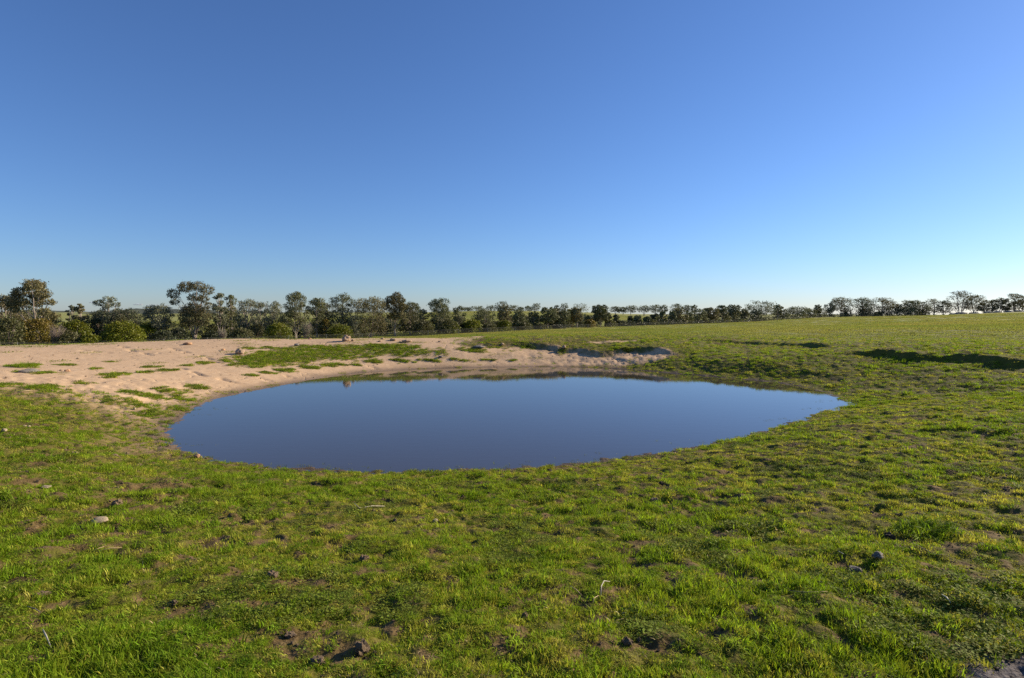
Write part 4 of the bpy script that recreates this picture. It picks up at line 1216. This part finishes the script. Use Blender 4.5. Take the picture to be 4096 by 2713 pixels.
def turf():
    PR = [proto(*blades(52, .015, .038, .048, .0038, .6, 1), GRASSM['turf']), proto(*blades(48, .015, .042, .052, .0040, .8, 2), GRASSM['turf']),
          proto(*blades(54, .018, .060, .048, .0042, .5, 3), GRASSM['lush']), proto(*blades(58, .018, .068, .052, .0044, .7, 4), GRASSM['lush']),
          proto(*rosette(70, .07, 5), GRASSM['weed']), proto(*blades(9, .015, .06, .08, .0035, 2.0, 6), GRASSM['dry'])]
    X, Y, RO, SCL, ID = [], [], [], [], []
    for n, r0, r1, big, sd in ((19500, 1.5, 5.0, 1.0, 1), (24000, 5.0, 9.5, 1.2, 2), (55000, 9.5, 20, 1.35, 3), (58000, 20, 46, 2.1, 4)):
        x, y, g = ring(n, r0, r1, sd, 57 if r1 < 10 else 51)
        sand, cover, lush, wet, gravel, bare = masks(x, y)
        r = np.hypot(x, y)
        lush = np.clip(lush + .35 * sstep(6.5, 3.2, r + .9 * fbm(x, y, 1.5, 2, 9)) - .15 + .12 * sstep(0, 3, x) * sstep(8, 3, r), 0, 1)
        keep = g.random(n) < cover * (1 - .94 * bare) * sstep(47, 28, r)
        lush = lush * (1 - .5 * sstep(18, 40, r))
        x, y, lush, r = x[keep], y[keep], lush[keep], r[keep]
        m = len(x)
        u = g.random(m)
        idx = np.where(u < .22 + .75 * lush, 2 + g.integers(0, 2, m), g.integers(0, 2, m))
        wk = fbm(x, y, .7, 2, 311) > .35
        idx = np.where(wk & (g.random(m) < .4) & (r < 16), 4, idx)
        idx = np.where(g.random(m) < .035, 5, idx)
        fine_ = 1.2 * fbm(x, y, .26, 3, 411, .65)
        s = big * (.65 + .5 * g.random(m)) * np.clip(.9 + .3 * lush + .35 * fine_, .6, 1.7)
        hz = np.clip(1 + .9 * fine_, .45, 1.8) * np.where(idx < 2, .85, .62 + .45 * lush) * (.85 + .3 * g.random(m)) / (big ** .3)
        X.append(x); Y.append(y); ID.append(idx)
        RO.append(np.stack([g.normal(size=m) * .12, g.normal(size=m) * .12, g.random(m) * 6.283], -1))
        SCL.append(np.stack([s, s, s * hz], -1))
    # the green patches on the sand bank
    g = np.random.default_rng(77)
    lo, hi = BANKGRASS.min(0) - .4, BANKGRASS.max(0) + .4
    px_ = [lo[0] + (hi[0] - lo[0]) * g.random(9000)]; py_ = [lo[1] + (hi[1] - lo[1]) * g.random(9000)]
    for cx, cy, rx, ry, lu in PATCH:
        k = int(min(420, 60 + 260 * rx * ry)); t = g.random(k) * 6.283; q = np.sqrt(g.random(k)) * 1.1
        px_.append(cx + np.cos(t) * q * rx); py_.append(cy + np.sin(t) * q * ry)
    x = np.concatenate(px_); y = np.concatenate(py_)
    mk = masks(x, y); keep = g.random(len(x)) < mk[1] ** 1.3 * .8
    x, y, lu = x[keep], y[keep], mk[2][keep]; m = len(x)
    s = 1.9 * (.6 + .6 * g.random(m)); X.append(x); Y.append(y)
    ID.append(np.where(g.random(m) < .35, 2 + g.integers(0, 2, m), np.where(g.random(m) < .5, 4, g.integers(0, 2, m))))
    RO.append(np.stack([g.normal(size=m) * .1, g.normal(size=m) * .1, g.random(m) * 6.283], -1))
    SCL.append(np.stack([s, s, s * (.55 + .5 * lu) * (.7 + .6 * g.random(m))], -1))
    X = np.concatenate(X); Y = np.concatenate(Y)
    P = np.stack([X, Y, surf(X, Y)], -1)
    scatter('grass', PR, P, np.concatenate(RO), np.concatenate(SCL), np.concatenate(ID), 'short green turf and weeds growing round the pond')
turf()

def tussock(fx, fy, wpx, h, n, seed, label, kind='lush'):
    p = ground(fx, fy); w = wpx / px_at(p)
    V, F, S = blades(n, h * .35, h, w / 2, .006, .9, seed, .8)
    V[:, 2] += height(p[0] + V[:, 0], p[1] + V[:, 1]) - p[2]
    tag(link('grass_tussock', proto(V, F, S, GRASSM[kind]), None, p), label, 'tussock')
tussock(3705, 2135, 240, .17, 900, 21, 'big shaggy grass tussock standing above the turf near the corner')
tussock(106, 1470, 84, .40, 500, 22, 'dark green grass tussock on the sand by the flat grey rock')
tussock(165, 1552, 120, .22, 700, 23, 'bright lush tuft of grass at the lower edge of the sand')

def paddock():
    PR = [proto(*blades(130, .04, .10, .75, .030, .8, 11), GRASSM['paddock']), proto(*blades(130, .04, .11, .8, .032, .9, 12), GRASSM['paddock'])]
    x, y, g = ring(28000, 24, 150, 31)
    k_ = g.random(len(x)) < sstep(24, 44, np.hypot(x, y)); x, y = x[k_], y[k_]; x2, y2, g2 = ring(22000, 150, 420, 32)
    x = np.concatenate([x, x2]); y = np.concatenate([y, y2]); n = len(x)
    r = np.hypot(x, y)
    s = (.9 + .6 * g.random(n)) * (.35 + .65 * sstep(24, 70, r)) + np.where(r > 150, 1.6, .3)
    P = np.stack([x, y, surf(x, y)], -1)
    hz = .8 / np.where(r > 150, 1.5, 1.0)
    scatter('paddock_grass', PR, P, np.stack([np.zeros(n), np.zeros(n), g.random(n) * 6.283], -1), np.stack([s, s, s * hz], -1), g.integers(0, 2, n), 'short pasture grass over the far paddock')
paddock()

def crumbs():
    """loose crumbs of earth lying on the bare soil and specks of gravel on the sand"""
    def lump(seed, mat):
        me = rock_mesh(seed, .5, 2.4); bm = bmesh.new(); bm.from_mesh(me)
        bmesh.ops.delete(bm, geom=[], context='VERTS')
        bm.to_mesh(me); bm.free(); me.materials.append(mat); return me
    PR = [lump(201, ROCKM['clod']), lump(202, ROCKM['dark']), lump(203, ROCKM['clod']), lump(204, ROCKM['sand'])]
    X, Y, S, I = [], [], [], []
    for n, r0, r1, sz, sd in ((9000, 1.9, 6, .006, 51), (12000, 6, 14, .010, 52), (12000, 14, 40, .018, 53)):
        x, y, g = ring(n, r0, r1, sd)
        sand, cover, lush, wet, gravel, bare = masks(x, y)
        shore = poly_sd(x, y, POND)
        w = (bare * (1 - sand) * .9 + sand * .16 + gravel + .05) * (shore > .1)
        k = g.random(n) < w
        x, y = x[k], y[k]; m = len(x)
        X.append(x); Y.append(y); S.append(sz * (.4 + 1.3 * g.random(m) ** 2.2))
        I.append(np.where(sand[k] > .5, np.where(g.random(m) < .6, 3, 0), g.integers(0, 3, m)))
    X = np.concatenate(X); Y = np.concatenate(Y); S = np.concatenate(S); m = len(X)
    g = np.random.default_rng(9)
    P = np.stack([X, Y, surf(X, Y) + S * .15], -1)
    o = scatter('loose_earth', PR, P, np.stack([g.normal(size=m) * .4, g.normal(size=m) * .4, g.random(m) * 6.283], -1), np.stack([S * (.8 + .6 * g.random(m)), S, S * (.6 + .4 * g.random(m))], -1), np.concatenate(I), 'crumbs of loose earth and gravel on the bare ground')
    o['category'] = 'earth'
crumbs()

def shore_weeds():
    """sprigs of water weed and drowned grass along the near edge of the pond"""
    PR = [proto(*blades(14, .02, .07, .06, .005, 1.2, 71), GRASSM['lush']), proto(*rosette(26, .06, 72), GRASSM['weed']), proto(*blades(10, .02, .05, .08, .004, 1.8, 73), GRASSM['turf'])]
    g = np.random.default_rng(4)
    X, Y = [], []
    for cx, cy, n, sp in ((2150, 1866, 22, .5), (2500, 1826, 26, .35), (2300, 1850, 18, .35), (1350, 1874, 16, .4), (1160, 1864, 14, .25), (740, 1660, 14, .25), (800, 1638, 22, .3), (715, 1780, 14, .3), (3290, 1634, 14, .35), (3150, 1678, 18, .4), (2850, 1765, 14, .4), (1900, 1876, 14, .6), (3340, 1606, 12, .3)):
        p = on_plane(cx, cy, 0)
        X.append(p[0] + g.normal(size=n) * sp * 1.6); Y.append(p[1] + g.normal(size=n) * sp * .35)
    X = np.concatenate(X); Y = np.concatenate(Y)
    sd = poly_sd(X, Y, POND); k = (sd > -.8); X, Y = X[k], Y[k]; m = len(X)
    P = np.stack([X, Y, np.maximum(surf(X, Y), -.012)], -1)
    s = .7 + .6 * g.random(m)
    scatter('shore_weeds', PR, P, np.stack([np.zeros(m), np.zeros(m), g.random(m) * 6.283], -1), np.stack([s, s, s], -1), g.integers(0, 3, m), 'sprigs of weed and drowned grass along the edge of the pond')
shore_weeds()

# ------------------------------------------------------------------ small clouds low over the hills
def clouds():
    m, nt, out = new_mat('thin_cloud'); T = NT(nt)
    d = T.n('ShaderNodeBsdfDiffuse'); d.inputs['Color'].default_value = (.62, .66, .74, 1)
    t = T.n('ShaderNodeBsdfTransparent'); mx = T.n('ShaderNodeMixShader')
    T.l(T.ramp(T.noise(.03, 4, .6, T.pos()), .35, .75), mx.inputs[0]); T.l(t.outputs[0], mx.inputs[1]); T.l(d.outputs[0], mx.inputs[2]); T.l(mx.outputs[0], out.inputs['Surface'])
    for i, (fx, fy, w, h, lab) in enumerate([(375, 1211, 30, 6, 'small flat grey cloud beside the silvery pointed gum'), (551, 1219, 36, 7, 'darkest small flat cloud over the wooded hill'),
                                             (612, 1220, 40, 4, 'faint thin cloud past the darkest small one'), (668, 1222, 34, 4, 'faint thin cloud touching the tallest gum')]):
        p = at_depth(fx, fy, 7000); k = 4 * FPX / 7000
        me = rock_mesh(300 + i, .5, 2.2); me.name = 'cloud'; me.materials.append(m)
        tag(link('cloud', me, None, p, (0, 0, 0), (w / k * .5, w / k * .4, h / k * .5)), lab, 'cloud', 'small clouds low over the hills')
clouds()
